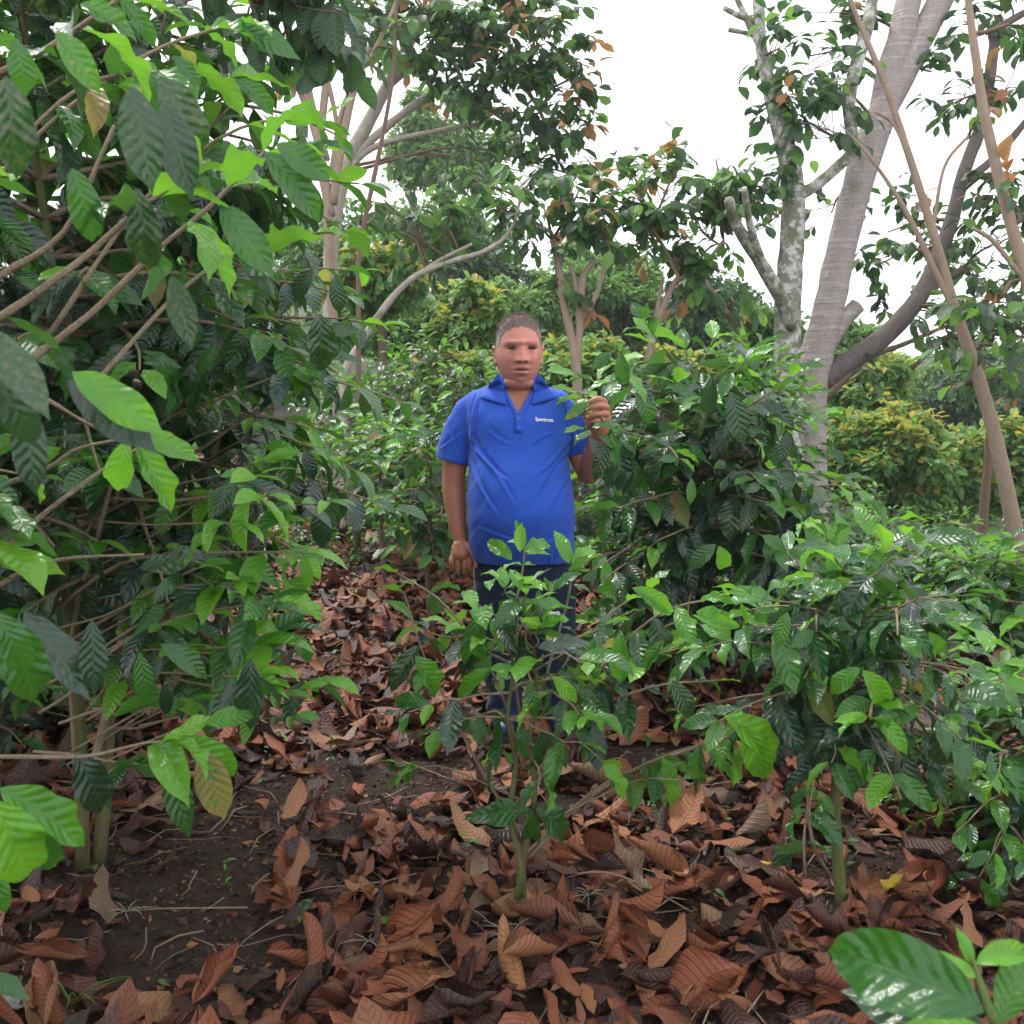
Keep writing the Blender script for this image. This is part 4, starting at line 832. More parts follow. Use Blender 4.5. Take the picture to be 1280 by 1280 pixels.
for px, d, top, lab in ((1080, 7.6, 625, 'coffee shrub in the lower right field nearest the big trunk'), (1150, 8.2, 640, 'coffee shrub in the lower right field left of the slender tree'), (1235, 7.0, 655, 'coffee shrub in the lower right field below the slender tree'), (1040, 9.6, 610, 'coffee shrub in the field just right of the dark tall shrub'), (1110, 10.2, 612, 'second row coffee shrub in the right field'), (1185, 10.5, 618, 'second row coffee shrub beside the slender tree'),
                        (1265, 9.2, 632, 'coffee shrub behind the slender tree at the right edge'), (1098, 11.4, 588, 'small round dark coffee shrub standing alone in the right field'), (1010, 7.0, 640, 'coffee shrub half hidden behind the tall dark one'), (1130, 6.2, 690, 'bright coffee shrub in the middle of the right slope'), (1040, 5.6, 700, 'coffee shrub just above the right front shrub'), (950, 5.4, 720, 'low coffee shrub under the tall dark one'), (1255, 5.6, 700, 'coffee shrub against the right edge halfway down')):
    row(lab, px, d, top, .6 if d < 11 else .3, 120 + k, GR, tiers=9, per=4, maxn=220); k += 1
for px, d, top, lab in ((640, 10.5, 445, 'far coffee shrub directly behind the head of the man'), (430, 10.0, 440, 'far coffee shrub at the left end of the slope'), (500, 11.5, 420, 'far coffee shrub below the leaning pale branch'), (700, 9.5, 470, 'coffee shrub under the forked sapling'), (760, 8.0, 490, 'coffee shrub behind the raised hand'), (610, 12.5, 420, 'farthest coffee shrub behind the head of the man')):
    row(lab, px, d, top, .75, 150 + k, GR, tiers=9, per=4, maxn=200); k += 1

# ------------------------------------------------------------------ trees
def px_limb(d, pts, sub=5):
    d0, d1 = d if isinstance(d, tuple) else (d, d); n = len(pts); P3 = []; r = []
    for i, (x, y, w) in enumerate(pts): dd = d0 + (d1 - d0) * i / (n - 1); P3.append(P(x, y, dd)); r.append(w * dd / F_PX)
    return smooth_poly(P3, r, sub)
def tree(label, name, limbs, clusters, mat, seed, base=None, group=None, leaf=.17, d=9, mix=(('tdark', .75), ('tmid', .19), ('rust', .06)), nsp=1., libs=None, maxn=300, cat='tree', twigmat='bark_brown', minpx=9, per=9, sag=.5):
    rnd = random.Random(seed); rs = np.random.RandomState(seed); P0 = limbs[0][1][0]
    root = empty(name, limbs[0][2] if len(limbs[0]) > 2 else P0, label, cat, group); samp = []
    for L_ in limbs:
        nm, (p, r) = L_[0], L_[1]; V, Fc = tube(p, r, 14 if r.max() > .05 else 8, .12 if r.max() > .05 else .2, seed)
        obj(nm, make_mesh(nm, V, Fc, M[L_[3] if len(L_) > 3 else mat]), root); samp += [(q, w) for q, w in zip(p, r)]
    SP = np.array([q for q, w in samp]); SR = np.array([w for q, w in samp]); tw = MB(); LP, LD, LN, LL, LK = [], [], [], [], []
    names, wts = zip(*mix)
    for (cx, cy, rx, ry, n, *dd) in clusters:
        dc = dd[0] if dd else d; c = P(cx, cy, dc); R3 = np.array([rx * dc / F_PX, min(rx, ry) * dc / F_PX * 1.0, ry * dc / F_PX]) * .85
        w = np.linalg.norm(SP - c, axis=1); w = w + 2 * (SP[:, 2] > c[2] + .2); j = int(np.argmin(w)); a = SP[j]
        m_ = (a + c) / 2 + np.array([0, 0, .10 * np.linalg.norm(c - a)]) + rs.normal(0, .04, 3); bp, br = smooth_poly([a, m_, c], [min(SR[j] * .6, .022), .013, .007], 4)
        V, Fc = tube(bp, br, 5, .2, seed); obj('branch', make_mesh('branch', V, Fc, M[twigmat]), root)
        for k in range(max(1, int(n * nsp * .85))):
            u = nrm(rs.normal(0, 1, 3)); q = c + u * R3 * rs.uniform(.25, 1.) ** .6; ax = nrm((q - c) / (R3 + 1e-6) * .7 + np.array([0, 0, .25]) + rs.normal(0, .35, 3))
            t0 = bp[rs.randint(3, len(bp))]; Ls = leaf * rs.uniform(1.4, 2.2); e = q + ax * Ls - UPV * .1 * Ls
            V, Fc = tube([t0, (t0 + q) / 2 + rs.normal(0, .02, 3), q, (q + e) / 2, e], [.006, .005, .004, .003, .002], 3, cap=False); tw.add(V, Fc)
            rusty = rs.rand() < dict(mix).get('rust', 0) * 2.
            for i in range(per):
                s = .15 + .85 * (i // 2) / max(1, (per - 1) // 2); b0 = q * (1 - s) + e * s; sd = nrm(np.cross(ax, UPV) + 1e-3); sg = 1 if i % 2 else -1
                if i == per - 1: dv = ax - UPV * .2; b0 = e
                else: dv = ax * .35 + sd * sg * .8 - UPV * rs.uniform(.1, 1.1) * sag * 1.6
                dv = nrm(dv + rs.normal(0, .15, 3)); nn = nrm(UPV + dv * .3 + rs.normal(0, .3, 3)); LP.append(b0); LD.append(dv); LN.append(nn); LL.append(leaf * 1.05 * rs.uniform(.65, 1.15))
                LK.append('rust' if rusty and i > per - 5 else rs.choice(names, p=np.array(wts) / sum(wts)) if not 'rust' in names else rs.choice(names[:-1], p=np.array(wts[:-1]) / sum(wts[:-1])))
    if tw.n: o = obj('twigs', tw.mesh('twigs', M[twigmat]), root); o['kind'] = 'stuff'
    if LP: place_leaves(root, LP, LD, LN, LL, LK, libs or (TRE, TRE, TRE_LO), maxn, seed=seed, tagn='t', minpx=minpx)
    return root
# the big leaning tree, right
dB = 9.0; gb = at(1018, dB)
A = lambda *p: px_limb(dB, p)
def trunk_from(gp, d, pts, flare=1.5):
    p, r = px_limb(d, pts); w = pts[0][2] * (d if not isinstance(d, tuple) else d[0]) / F_PX; n = 5
    lo = [gp * (1 - t) + p[0] * t for t in np.linspace(0, 1, n, endpoint=False)]; lo[0] = lo[0] - UPV * .1
    return np.vstack([lo, p]), np.concatenate([w * np.linspace(flare, 1.04, n), r])
limbs = [('trunk', trunk_from(gb, dB, [(1014, 500, 19), (1020, 450, 20), (1037, 380, 19), (1059, 280, 18), (1088, 180, 19), (1108, 130, 18), (1145, 60, 16), (1190, -30, 16)]), gb),
         ('limb', A((1098, 165, 15), (1112, 95, 17), (1128, 40, 16), (1140, -30, 15))), ('limb', A((1028, 478, 12), (1055, 455, 13), (1100, 425, 12), (1150, 370, 11), (1185, 290, 9), (1205, 215, 8), (1228, 150, 8), (1242, 60, 6), (1245, 38, 5), (1300, 5, 4)), None, 'bark_dark'),
         ('limb', A((1150, 372, 5), (1180, 350, 5), (1205, 335, 4)), None, 'bark_dark'), ('stub', A((1036, 430, 10), (1055, 400, 10), (1072, 382, 10))), ('limb', A((1205, 230, 5), (1250, 190, 5), (1300, 130, 4)), None, 'bark_dark')]
CL = [(1010, 70, 45, 40, 10), (1050, 20, 50, 20, 8), (1005, 150, 55, 45, 18, 8.6), (1030, 110, 35, 30, 7, 8.7), (1110, 290, 45, 40, 9, 9.6), (1100, 330, 30, 25, 5, 9.6), (1150, 320, 55, 40, 9, 9.5), (1040, 265, 35, 40, 8, 9.7), (1190, 350, 40, 40, 7, 9.5),
      (1215, 45, 40, 40, 7), (1190, 130, 40, 25, 6), (1260, 110, 45, 45, 10), (1245, 20, 40, 25, 7), (1265, 230, 30, 45, 9, 8.5), (1165, 90, 25, 14, 3), (1120, 400, 40, 20, 4, 9.6), (1060, 460, 25, 25, 4, 9.5), (1250, 300, 40, 40, 8, 8.6), (1230, 395, 50, 30, 9, 8.6)]
tree('big pale tree leaning right with a dark forked limb', 'shade_tree', limbs, CL, 'bark_smooth', 201, leaf=.17, d=9, twigmat='bark_brown')
dC = 8.6; gb = at(990, dC)
C_ = lambda *p: px_limb(dC, p)
limbs = [('trunk', trunk_from(gb, dC, [(985, 500, 18), (984, 440, 17), (985, 370, 16), (990, 300, 15), (991, 230, 14), (978, 170, 12), (962, 110, 9), (952, 60, 7), (947, -10, 7)]), gb), ('limb', C_((992, 245, 8), (1015, 235, 7), (1045, 210, 7), (1065, 185, 7), (1062, 120, 8), (1085, 30, 8), (1092, -10, 7))),
         ('limb', px_limb((8.5, 7.6), [(990, 410, 7), (972, 365, 9), (945, 320, 8), (920, 280, 7), (911, 250, 6)])), ('limb', px_limb((8.4, 7.6), [(975, 370, 7), (958, 340, 6), (940, 290, 5), (930, 235, 4)])), ('limb', C_((951, 60, 4), (930, 18, 4), (920, -5, 3))), ('stub', C_((953, 50, 4), (935, 42, 3), (911, 37, 3))), ('stub', C_((952, 30, 5), (925, 20, 4), (905, 10, 3)))]
tree('lichen spotted tree with broken top branches beside the big leaning tree', 'shade_tree', limbs, [(975, 60, 20, 30, 6), (985, 130, 25, 30, 7), (940, 240, 22, 10, 4), (960, 280, 20, 20, 4, 9.2)], 'bark_lichen', 202, leaf=.16, d=8.5)
# slender trees, right front
D5 = 5.6; gb = at(1275, D5)
S_ = lambda *p: px_limb(D5, p)
limbs = [('trunk', trunk_from(gb, D5, [(1275, 690, 10), (1262, 630, 9.5), (1245, 550, 9), (1222, 470, 8), (1195, 390, 6.5), (1172, 310, 5.5), (1138, 200, 4.5), (1108, 110, 3.8), (1075, 30, 3.2), (1055, -20, 2.6)], 1.3), gb), ('limb', S_((1205, 410, 5), (1165, 330, 4), (1130, 260, 3), (1090, 200, 2), (1050, 155, .8))),
         ('limb', S_((1165, 295, 2.5), (1180, 210, 2), (1210, 170, 2))), ('limb', S_((1148, 235, 2.5), (1120, 160, 2), (1095, 140, 2)))]
tree('slender tan tree crossing in front of the big leaning tree', 'shade_sapling', limbs, [(1215, 395, 30, 20, 3), (1250, 470, 30, 20, 4), (1215, 160, 20, 10, 2), (1235, 430, 30, 20, 3)], 'bark_tan', 203, leaf=.13, d=5.6, mix=(('tdark', .5), ('tmid', .4), ('rust', .1)), group=None)
gb = at(1300, 5.2)
limbs = [('trunk', trunk_from(gb, 5.2, [(1294, 640, 11), (1292, 500, 9), (1290, 380, 8), (1258, 260, 7), (1232, 150, 6), (1218, 60, 5), (1208, -20, 4)], 1.2), gb), ('limb', px_limb(5.2, [(1290, 360, 4), (1265, 330, 3), (1240, 300, 3), (1215, 285, 2)]))]
tree('thin pale tree rising along the right edge', 'shade_sapling', limbs, [(1255, 370, 25, 20, 4), (1270, 420, 22, 25, 4), (1262, 30, 25, 20, 3), (1270, 270, 20, 25, 3)], 'bark_tan', 204, leaf=.14, d=5.2, mix=(('tdark', .6), ('tmid', .3), ('rust', .1)))
# left group of thin stems
dL = 9.0; gb = at(425, dL); L_ = lambda *p: px_limb(dL, p)
limbs = [('trunk', trunk_from(gb, dL, [(420, 440, 6), (415, 380, 6), (411, 300, 6), (408, 240, 6), (398, 180, 5), (380, 110, 5), (362, 50, 4), (345, -20, 3)]), gb), ('limb', L_((414, 270, 6), (400, 200, 5), (405, 130, 5), (412, 60, 4), (420, -20, 3))), ('limb', L_((416, 255, 6), (425, 190, 6), (440, 120, 5), (452, 75, 6), (462, 60, 4))),
         ('limb', L_((412, 240, 4), (385, 140, 4), (350, 60, 3), (330, 20, 2))), ('limb', L_((414, 220, 4), (430, 130, 3), (475, 50, 3), (500, -10, 2))), ('limb', L_((410, 200, 3), (385, 100, 3), (375, 0, 2))), ('limb', L_((418, 230, 4), (420, 150, 3), (400, 60, 3), (395, -10, 2)))]
tree('clump of thin peach coloured stems above the left shrub', 'shade_tree', limbs, [(360, 60, 35, 25, 4), (430, 30, 40, 25, 6), (390, 110, 30, 30, 3), (460, 100, 25, 20, 3), (345, 110, 25, 20, 3)], 'bark_tan', 205, leaf=.16, d=9, mix=(('tdark', .6), ('tmid', .3), ('rust', .1)))
gb = at(400, 10.5); L_ = lambda *p: px_limb(10.5, p)
limbs = [('trunk', trunk_from(gb, 10.5, [(412, 400, 9), (415, 300, 9), (432, 210, 9), (462, 150, 8), (490, 95, 7), (520, 40, 6), (560, -20, 6)]), gb, 'bark_pale'), ('limb', L_((440, 200, 5), (470, 170, 5), (520, 130, 5), (560, 105, 4), (575, 95, 3)), None, 'bark_pale'), ('limb', L_((425, 225, 5), (465, 185, 4), (540, 165, 3), (600, 155, 3)), None, 'bark_pale'), ('limb', L_((480, 110, 6), (530, 70, 5), (590, 40, 4), (650, 30, 3)), None, 'bark_pale'), ('limb', L_((495, 90, 5), (560, 62, 4), (630, 80, 3), (690, 110, 2.5)), None, 'bark_pale'), ('limb', L_((630, 80, 3), (670, 130, 2.5), (695, 190, 2)), None, 'bark_pale'), ('limb', L_((560, 62, 3), (590, 120, 2.5), (640, 160, 2), (655, 205, 1.5)), None, 'bark_pale')]
CT = [(500, 20, 55, 25, 12), (560, 25, 55, 35, 18), (620, 40, 50, 40, 18), (670, 50, 45, 40, 14), (700, 40, 35, 30, 8), (620, 95, 40, 30, 12), (660, 110, 45, 35, 13), (700, 110, 35, 45, 11), (650, 160, 40, 30, 10), (700, 165, 35, 35, 9), (560, 85, 40, 20, 6), (510, 65, 40, 20, 7), (690, 205, 35, 30, 8), (725, 90, 15, 15, 2),
      (665, 0, 50, 20, 8), (600, -5, 50, 20, 8), (460, 30, 30, 30, 6), (590, 130, 30, 25, 4), (655, 215, 25, 30, 4), (735, 160, 15, 15, 2), (480, 0, 60, 15, 8), (720, 220, 20, 15, 3)]
tree('tall shade tree with pale limbs and a dark spreading canopy over the centre', 'shade_tree', limbs, CT, 'bark_pale', 206, leaf=.18, d=10, nsp=1.25, mix=(('tdark', .68), ('tmid', .26), ('rust', .06)))
gb = at(430, 7.8); L_ = lambda *p: px_limb(7.8, p)
limbs = [('trunk', trunk_from(gb, 7.8, [(428, 470, 5), (445, 438, 5), (478, 388, 4.5), (515, 348, 4), (560, 328, 3.5), (610, 312, 3), (640, 285, 2.2), (652, 240, 1.5)], 1.4), gb), ('limb', L_((520, 345, 3), (550, 325, 2.5), (590, 305, 2)))]
tree('thin pale branch like tree bending right over the coffee rows', 'shade_sapling', limbs, [(520, 260, 35, 20, 5), (560, 290, 45, 30, 8), (620, 270, 40, 30, 7), (500, 290, 40, 25, 5), (655, 240, 25, 30, 5), (600, 235, 35, 20, 4), (480, 250, 30, 20, 3)], 'bark_pale', 207, leaf=.16, d=7.8, mix=(('tdark', .55), ('tmid', .37), ('rust', .08)))
gb = at(445, 7.0)
limbs = [('trunk', trunk_from(gb, 7.0, [(448, 330, 3), (455, 280, 3), (468, 220, 3), (480, 160, 2.6), (492, 90, 2.2), (495, 20, 2), (498, -30, 2)], 1.3), gb)]
tree('very thin brown sapling rising straight beside the clump of stems', 'shade_sapling', limbs, [(490, 30, 30, 30, 4), (450, 270, 20, 20, 3), (470, 60, 20, 20, 2)], 'bark_brown', 208, leaf=.15, d=7)
# centre saplings
gb = at(718, 8.2); L_ = lambda *p: px_limb(8.2, p)
limbs = [('trunk', trunk_from(gb, 8.2, [(722, 470, 6), (716, 430, 5.5), (705, 380, 5), (698, 330, 4), (690, 300, 3)]), gb), ('limb', L_((721, 460, 4.5), (725, 400, 5), (728, 350, 4.5), (742, 325, 3))), ('limb', L_((725, 395, 3.5), (718, 350, 3), (712, 330, 2.5))), ('limb', L_((728, 400, 3), (745, 370, 3), (760, 320, 2)))]
tree('forked tan sapling just right of the head of the man', 'shade_sapling', limbs, [(700, 300, 35, 30, 7), (740, 260, 40, 30, 9), (680, 260, 30, 25, 6), (700, 345, 25, 20, 4), (760, 290, 35, 30, 6), (650, 270, 25, 20, 4), (725, 235, 30, 20, 5)], 'bark_tan', 209, leaf=.17, d=8.2, mix=(('tdark', .55), ('tmid', .36), ('rust', .08)))
gb = at(812, 8.6); L_ = lambda *p: px_limb(8.6, p)
limbs = [('trunk', trunk_from(gb, 8.6, [(810, 450, 5), (820, 410, 4.5), (832, 375, 4), (845, 350, 3)]), gb), ('limb', L_((818, 420, 3), (822, 385, 3), (828, 350, 2.5))), ('limb', L_((850, 350, 2.5), (830, 310, 2.5), (815, 285, 2))), ('limb', L_((845, 352, 3), (880, 330, 2.5), (905, 300, 2)))]
tree('bushy shade tree with rusty new leaves in the middle', 'shade_tree', limbs, [(790, 215, 40, 25, 8), (840, 220, 45, 30, 12), (890, 230, 40, 30, 10), (820, 265, 50, 30, 13), (870, 280, 50, 35, 14), (905, 255, 25, 30, 6), (800, 300, 35, 25, 6), (850, 330, 45, 25, 9), (900, 340, 40, 30, 9), (770, 250, 30, 25, 6), (895, 200, 25, 12, 3)], 'bark_tan', 210, leaf=.17, d=8.6, mix=(('tdark', .42), ('tmid', .48), ('rust', .09)))
gb = at(930, 10)
limbs = [('trunk', trunk_from(gb, 10, [(925, 420, 4), (905, 385, 3.5), (880, 350, 3)]), gb)]
tree('small leafy tree between the bushy one and the lichen spotted trunk', 'shade_tree', limbs, [(915, 375, 35, 25, 6), (880, 335, 35, 25, 6), (890, 380, 30, 20, 5)], 'bark_tan', 211, leaf=.17, d=10, mix=(('tdark', .6), ('tmid', .3), ('rust', .1)))
# overhanging dark sprig at the very top left: its stem rises beyond the left edge
gb = at(-60, 2.6)
limbs = [('trunk', trunk_from(gb, 2.6, [(-70, 500, 26), (-60, 100, 22), (0, -120, 16), (150, -170, 12), (300, -70, 6)], 1.2), gb), ('limb', px_limb((2.6, 2.4), [(220, -120, 6), (300, -60, 4), (345, -10, 3)]))]
tree('overhanging branch of dark backlit leaves at the top left', 'shade_tree', limbs, [(300, -20, 45, 20, 7, 2.4), (355, -5, 45, 22, 9, 2.4), (420, -25, 40, 15, 5, 2.4)], 'bark_brown', 212, leaf=.11, d=2.4, mix=(('tdark', 1.),), sag=1.1)
# right-hand far tops seen between the stems
gb = at(1230, 11)
limbs = [('trunk', trunk_from(gb, 11, [(1240, 520, 5), (1225, 450, 4.5), (1190, 420, 4), (1140, 460, 3)]), gb), ('limb', px_limb(11, [(1030, 500, 5), (1060, 470, 5), (1090, 445, 4), (1130, 430, 3), (1200, 400, 2)]))]
tree('dark leafed shade tree behind the slender trees at the right', 'shade_tree', limbs, [(1225, 420, 50, 35, 12), (1265, 400, 40, 40, 12), (1190, 440, 25, 20, 4), (1260, 460, 40, 30, 9), (1150, 415, 30, 15, 3), (1250, 350, 45, 30, 9), (1150, 395, 30, 20, 4)], 'bark_brown', 213, leaf=.18, d=11)

# ------------------------------------------------------------------ distant crowns and bushes
def crown_tree(label, px, py, d, rx, ry, n, size, mix, seed, name='forest_tree', cat='tree', group=None, lobes=26, trunk=True, libs=TINY):
    rs = np.random.RandomState(seed); c = P(px, py, d); R3 = np.array([rx, (rx + ry) / 2, ry]) * d / F_PX; gz = float(g(c[0], c[1]))
    root = empty(name, (c[0], c[1], gz), label, cat, group)
    if trunk:
        tp = [np.array([c[0], c[1], gz - .1]), np.array([c[0] + .1 * R3[0], c[1], (gz + c[2]) / 2]), c]; V, Fc = limb_(tp, [.03 * R3[2] + .06, .02 * R3[2] + .05, .03], 8, 3); obj('trunk', make_mesh('trunk', V, Fc, M['bark_brown']), root)
    u = nrm(rs.normal(0, 1, (lobes, 3))); rl = rs.uniform(.62, 1., (lobes, 1)); lc = c + u * R3 * rl ** .5 * rs.uniform(.35, 1.05, (lobes, 1)) * np.array([1, 1, .9]); lr = R3.mean() * rs.uniform(.14, .42, lobes)
    tw = MB()
    for k in range(lobes): V, Fc = tube([c - UPV * R3[2] * .3, (c + lc[k]) / 2 + UPV * .04 * R3[2], lc[k]], [.02 * R3.mean() + .01, .012 * R3.mean() + .008, .008], 4, cap=False); tw.add(V, Fc)
    obj('limbs', tw.mesh('limbs', M['bark_brown']), root)['kind'] = 'stuff'
    li = rs.randint(0, lobes, n); v = nrm(rs.normal(0, 1, (n, 3))); v[:, 2] = np.abs(v[:, 2]) * rs.choice([1, 1, 1, -.6], n); q = lc[li] + v * lr[li][:, None] * (rs.uniform(.35, 1.05, n) ** .5)[:, None]
    D = nrm(v * .7 + rs.normal(0, .5, (n, 3)) - [0, 0, .35]); N = nrm(UPV + v * .6 + rs.normal(0, .35, (n, 3)))
    names, wts = zip(*mix); lob_k = rs.rand(lobes); kk = rs.choice(len(names), n, p=np.array(wts) / sum(wts)); K = np.array(names)[kk]
    if 'gold' in names: tipm = (v[:, 2] > .45) & (rs.rand(n) < .5); K = np.where(tipm, 'gold', np.where(K == 'gold', names[0], K))
    leaf_cloud('crown', libs, q, D, N, size * rs.uniform(.6, 1.3, n), K, root, seed); return root
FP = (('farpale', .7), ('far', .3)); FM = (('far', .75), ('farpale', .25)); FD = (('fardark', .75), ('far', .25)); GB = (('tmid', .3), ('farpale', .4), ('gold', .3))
GT = 'forest trees beyond the plantation'
for i, (lab, px, py, d, rx, ry, n, sz, mx_) in enumerate([
    ('tall pale green tree standing far behind the dark canopy', 545, 190, 30, 85, 90, 9000, .26, FP), ('pale green tree crown below the tall pale one', 560, 300, 28, 85, 60, 6500, .26, FM), ('deep green conical tree behind the leaning thin branch', 600, 345, 26, 55, 60, 5000, .22, FD),
    ('dark broad tree filling the middle behind the forked sapling', 780, 400, 22, 95, 75, 8000, .2, FM), ('dark dense tree left of the lichen spotted trunk', 890, 400, 20, 80, 80, 8000, .19, FD), ('far light green treetop above the head of the man', 670, 385, 34, 60, 45, 4000, .3, FP), ('low green tree right of the far light treetop', 730, 350, 30, 60, 50, 4500, .26, FM),
    ('hazy blue green tree on the right between the trunks', 1195, 520, 24, 55, 60, 6000, .2, FD), ('hazy tree at the right edge beyond the thin pale tree', 1275, 520, 26, 60, 75, 6000, .22, FD), ('pale far treetop in the gap right of the big trunk', 1105, 480, 32, 50, 40, 4000, .28, FP), ('grey green tree left of the clump of stems', 400, 330, 24, 70, 80, 6000, .22, FM),
    ('green tree mostly hidden by the upper left leaves', 250, 330, 20, 110, 120, 6000, .25, FM), ('green tree mostly hidden at the left edge', 60, 380, 18, 120, 130, 5000, .25, FD), ('dim tree low behind the left shrub', 330, 450, 16, 90, 60, 5000, .2, FD), ('green crown behind the big leaning trunk', 1000, 470, 24, 60, 60, 4500, .22, FM), ('far low trees at the foot of the gap', 1160, 560, 36, 110, 45, 5000, .3, FM), ('light green tree closing the slope above the head of the man', 660, 400, 20, 75, 60, 7000, .19, FP), ('grey green treetop in the gap between the saplings', 770, 350, 26, 60, 50, 5000, .22, FM), ('dense tree behind the round coffee shrubs', 520, 420, 17, 80, 60, 7000, .17, FM), ('dense green tree behind the dark tall coffee shrub', 960, 450, 16, 70, 70, 6000, .17, FM), ('light green slope tree between the trunk and the golden bushes', 1060, 450, 22, 45, 55, 4500, .2, FP), ('hazy far tree low in the right hand gap', 1150, 480, 38, 60, 35, 4000, .3, FP), ('hazy far tree at the right edge of the gap', 1225, 470, 40, 60, 40, 4000, .32, FM), ('hazy far tree beyond the right edge', 1285, 465, 38, 50, 50, 4000, .3, FP), ('green tree closing the slope behind the coffee rows', 640, 450, 24, 80, 45, 5000, .22, FM), ('green tree closing the slope at centre right', 820, 470, 26, 100, 50, 5000, .24, FM), ('dense tree on the slope left of the coffee rows', 470, 400, 20, 80, 55, 5000, .2, FM)]):
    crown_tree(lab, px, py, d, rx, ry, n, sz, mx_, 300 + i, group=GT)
GY = 'bushes with golden new leaves'
for i, (lab, px, py, d, rx, ry, n, sz) in enumerate([
    ('golden tipped bush on the slope above the round coffee shrubs', 600, 415, 14, 65, 60, 4200, .17), ('golden tipped bush right behind the head of the man', 735, 465, 13, 60, 50, 3600, .16), ('brownish bush with orange specks under the clump of stems', 470, 350, 13, 75, 50, 4200, .16), ('large golden tipped bush right of the big trunk', 1110, 575, 13, 90, 75, 8500, .15), ('golden tipped bush behind the slender tree', 1195, 600, 13.5, 75, 60, 6000, .15),
    ('upper golden tipped bush beside the big trunk', 1085, 500, 15, 60, 60, 4500, .17), ('small golden tipped bush at the right edge', 1270, 585, 14, 55, 70, 4000, .16), ('pale bush under the bushy shade tree', 830, 470, 12, 60, 35, 2600, .15), ('low bush in front of the lichen spotted trunk', 905, 510, 9.5, 50, 40, 2600, .12), ('olive bush at the foot of the slope left', 560, 470, 11, 60, 30, 2200, .13)]):
    crown_tree(lab, px, py, d, rx, ry, n, sz, GB, 340 + i, name='bush', cat='bush', group=GY, lobes=44, libs=TRE_LO)

# ------------------------------------------------------------------ litter on the ground
def litter():
    rs = np.random.RandomState(77)
    def scatter(n, y0, y1):
        y = np.sqrt(rs.uniform(y0 ** 2, y1 ** 2, n)); x = rs.uniform(-.62, .62, n) * y * 1.0 + rs.normal(0, .1, n); return x, y
    def bare(x, y):                                            # trodden soil with few leaves
        m = np.zeros(len(x))
        for px, py, a, b_ in ((345, 1000, .28, .14), (235, 1085, .32, .34), (225, 1185, .32, .2), (440, 985, .34, .20), (530, 965, .26, .13), (1190, 1080, .3, .15)):
            c = G(px, py); m = np.maximum(m, np.exp(-(((x - c[0]) / a) ** 2 + ((y - c[1]) / b_) ** 2) ** 2))
        return m * (.75 + .5 * vnoise(x * 6, y * 6, 9))
    def lay(n, y0, y1, size, tilt, zlo, zhi, wet, keepb):
        x, y = scatter(n, y0, y1); k = rs.rand(n) > bare(x, y) * keepb; gap = vnoise(x * 2.3, y * 2.3, 12); k &= gap > .12; k &= ~((x > .27 * y + .4) & (y > 5.5)); x, y = x[k], y[k]; n = len(x)
        a = rs.uniform(0, 6.283, n); tl = rs.normal(0, tilt, n); D = np.stack([np.cos(a) * np.cos(tl), np.sin(a) * np.cos(tl), np.sin(tl)], 1)
        N = nrm(np.stack([rs.normal(0, .1 + 1.2 * tilt, n), rs.normal(0, .1 + 1.2 * tilt, n), np.ones(n)], 1) * np.where(rs.rand(n) < .4, -1, 1)[:, None]); L = size * rs.uniform(.4, 1.5, n) ** 1.1
        z = g(x, y) + rs.uniform(zlo, zhi, n) + np.abs(tl) * L * .2; Pp = np.stack([x, y, z], 1) - D * L[:, None] * .5; K = np.where(rs.rand(n) < wet, 'wet', 'brown'); return Pp, D, N, L, K
    A1 = lay(5200, 1.35, 6.5, .125, .22, .002, .016, .75, .8); A2 = lay(7000, 1.35, 6.5, .152, .19, .012, .055, .28, 1.3); A3 = lay(8000, 6, 13, .15, .4, .01, .06, .2, 1.)
    X = [np.concatenate([a, b_]) for a, b_ in zip(A2, A1)]
    place_leaves(ground, *X[:4], X[4], (LIT_HI, LIT_HI, LIT), 300, name='fallen_leaf', cloud='leaf_litter', seed=78, tagn='l')
    leaf_cloud('far_leaf_litter', LIT_LO, *A3[:4], A3[4], ground, 79)
    # crumbs and shreds on the bare soil
    n = 30000; x, y = scatter(n, 1.3, 4.5); a = rs.uniform(0, 6.28, n); D = np.stack([np.cos(a), np.sin(a), rs.normal(0, .2, n)], 1); N = nrm(np.stack([rs.normal(0, .5, n), rs.normal(0, .5, n), np.ones(n)], 1))
    leaf_cloud('soil_crumbs', TINY, np.stack([x, y, g(x, y) + .004], 1), D, N, rs.uniform(.006, .028, n) * np.where(rs.rand(n) < .06, 2., 1.), np.where(rs.rand(n) < .8, 'wet', np.where(rs.rand(n) < .5, 'brown', 'tan')), ground, 80)
    tw = MB()
    for i in range(420):
        y = rs.uniform(1.4, 5); x = rs.uniform(-.6, .6) * y; a = rs.uniform(0, 6.28); l = rs.uniform(.05, .32); z = float(g(x, y)) + rs.uniform(.004, .05)
        p = [np.array([x + math.cos(a) * l * t + rs.normal(0, .07 * l), y + math.sin(a) * l * t + rs.normal(0, .006), z + rs.normal(0, .006)]) * 1.0 for t in (0, .35, .7, 1)]; V, Fc = tube(p, np.array([1, .9, .7, .4]) * rs.uniform(.0012, .0035), 4); tw.add(V, Fc)
    obj('fallen_twigs', tw.mesh('fallen_twigs', M['twig']), ground)['kind'] = 'stuff'
litter()
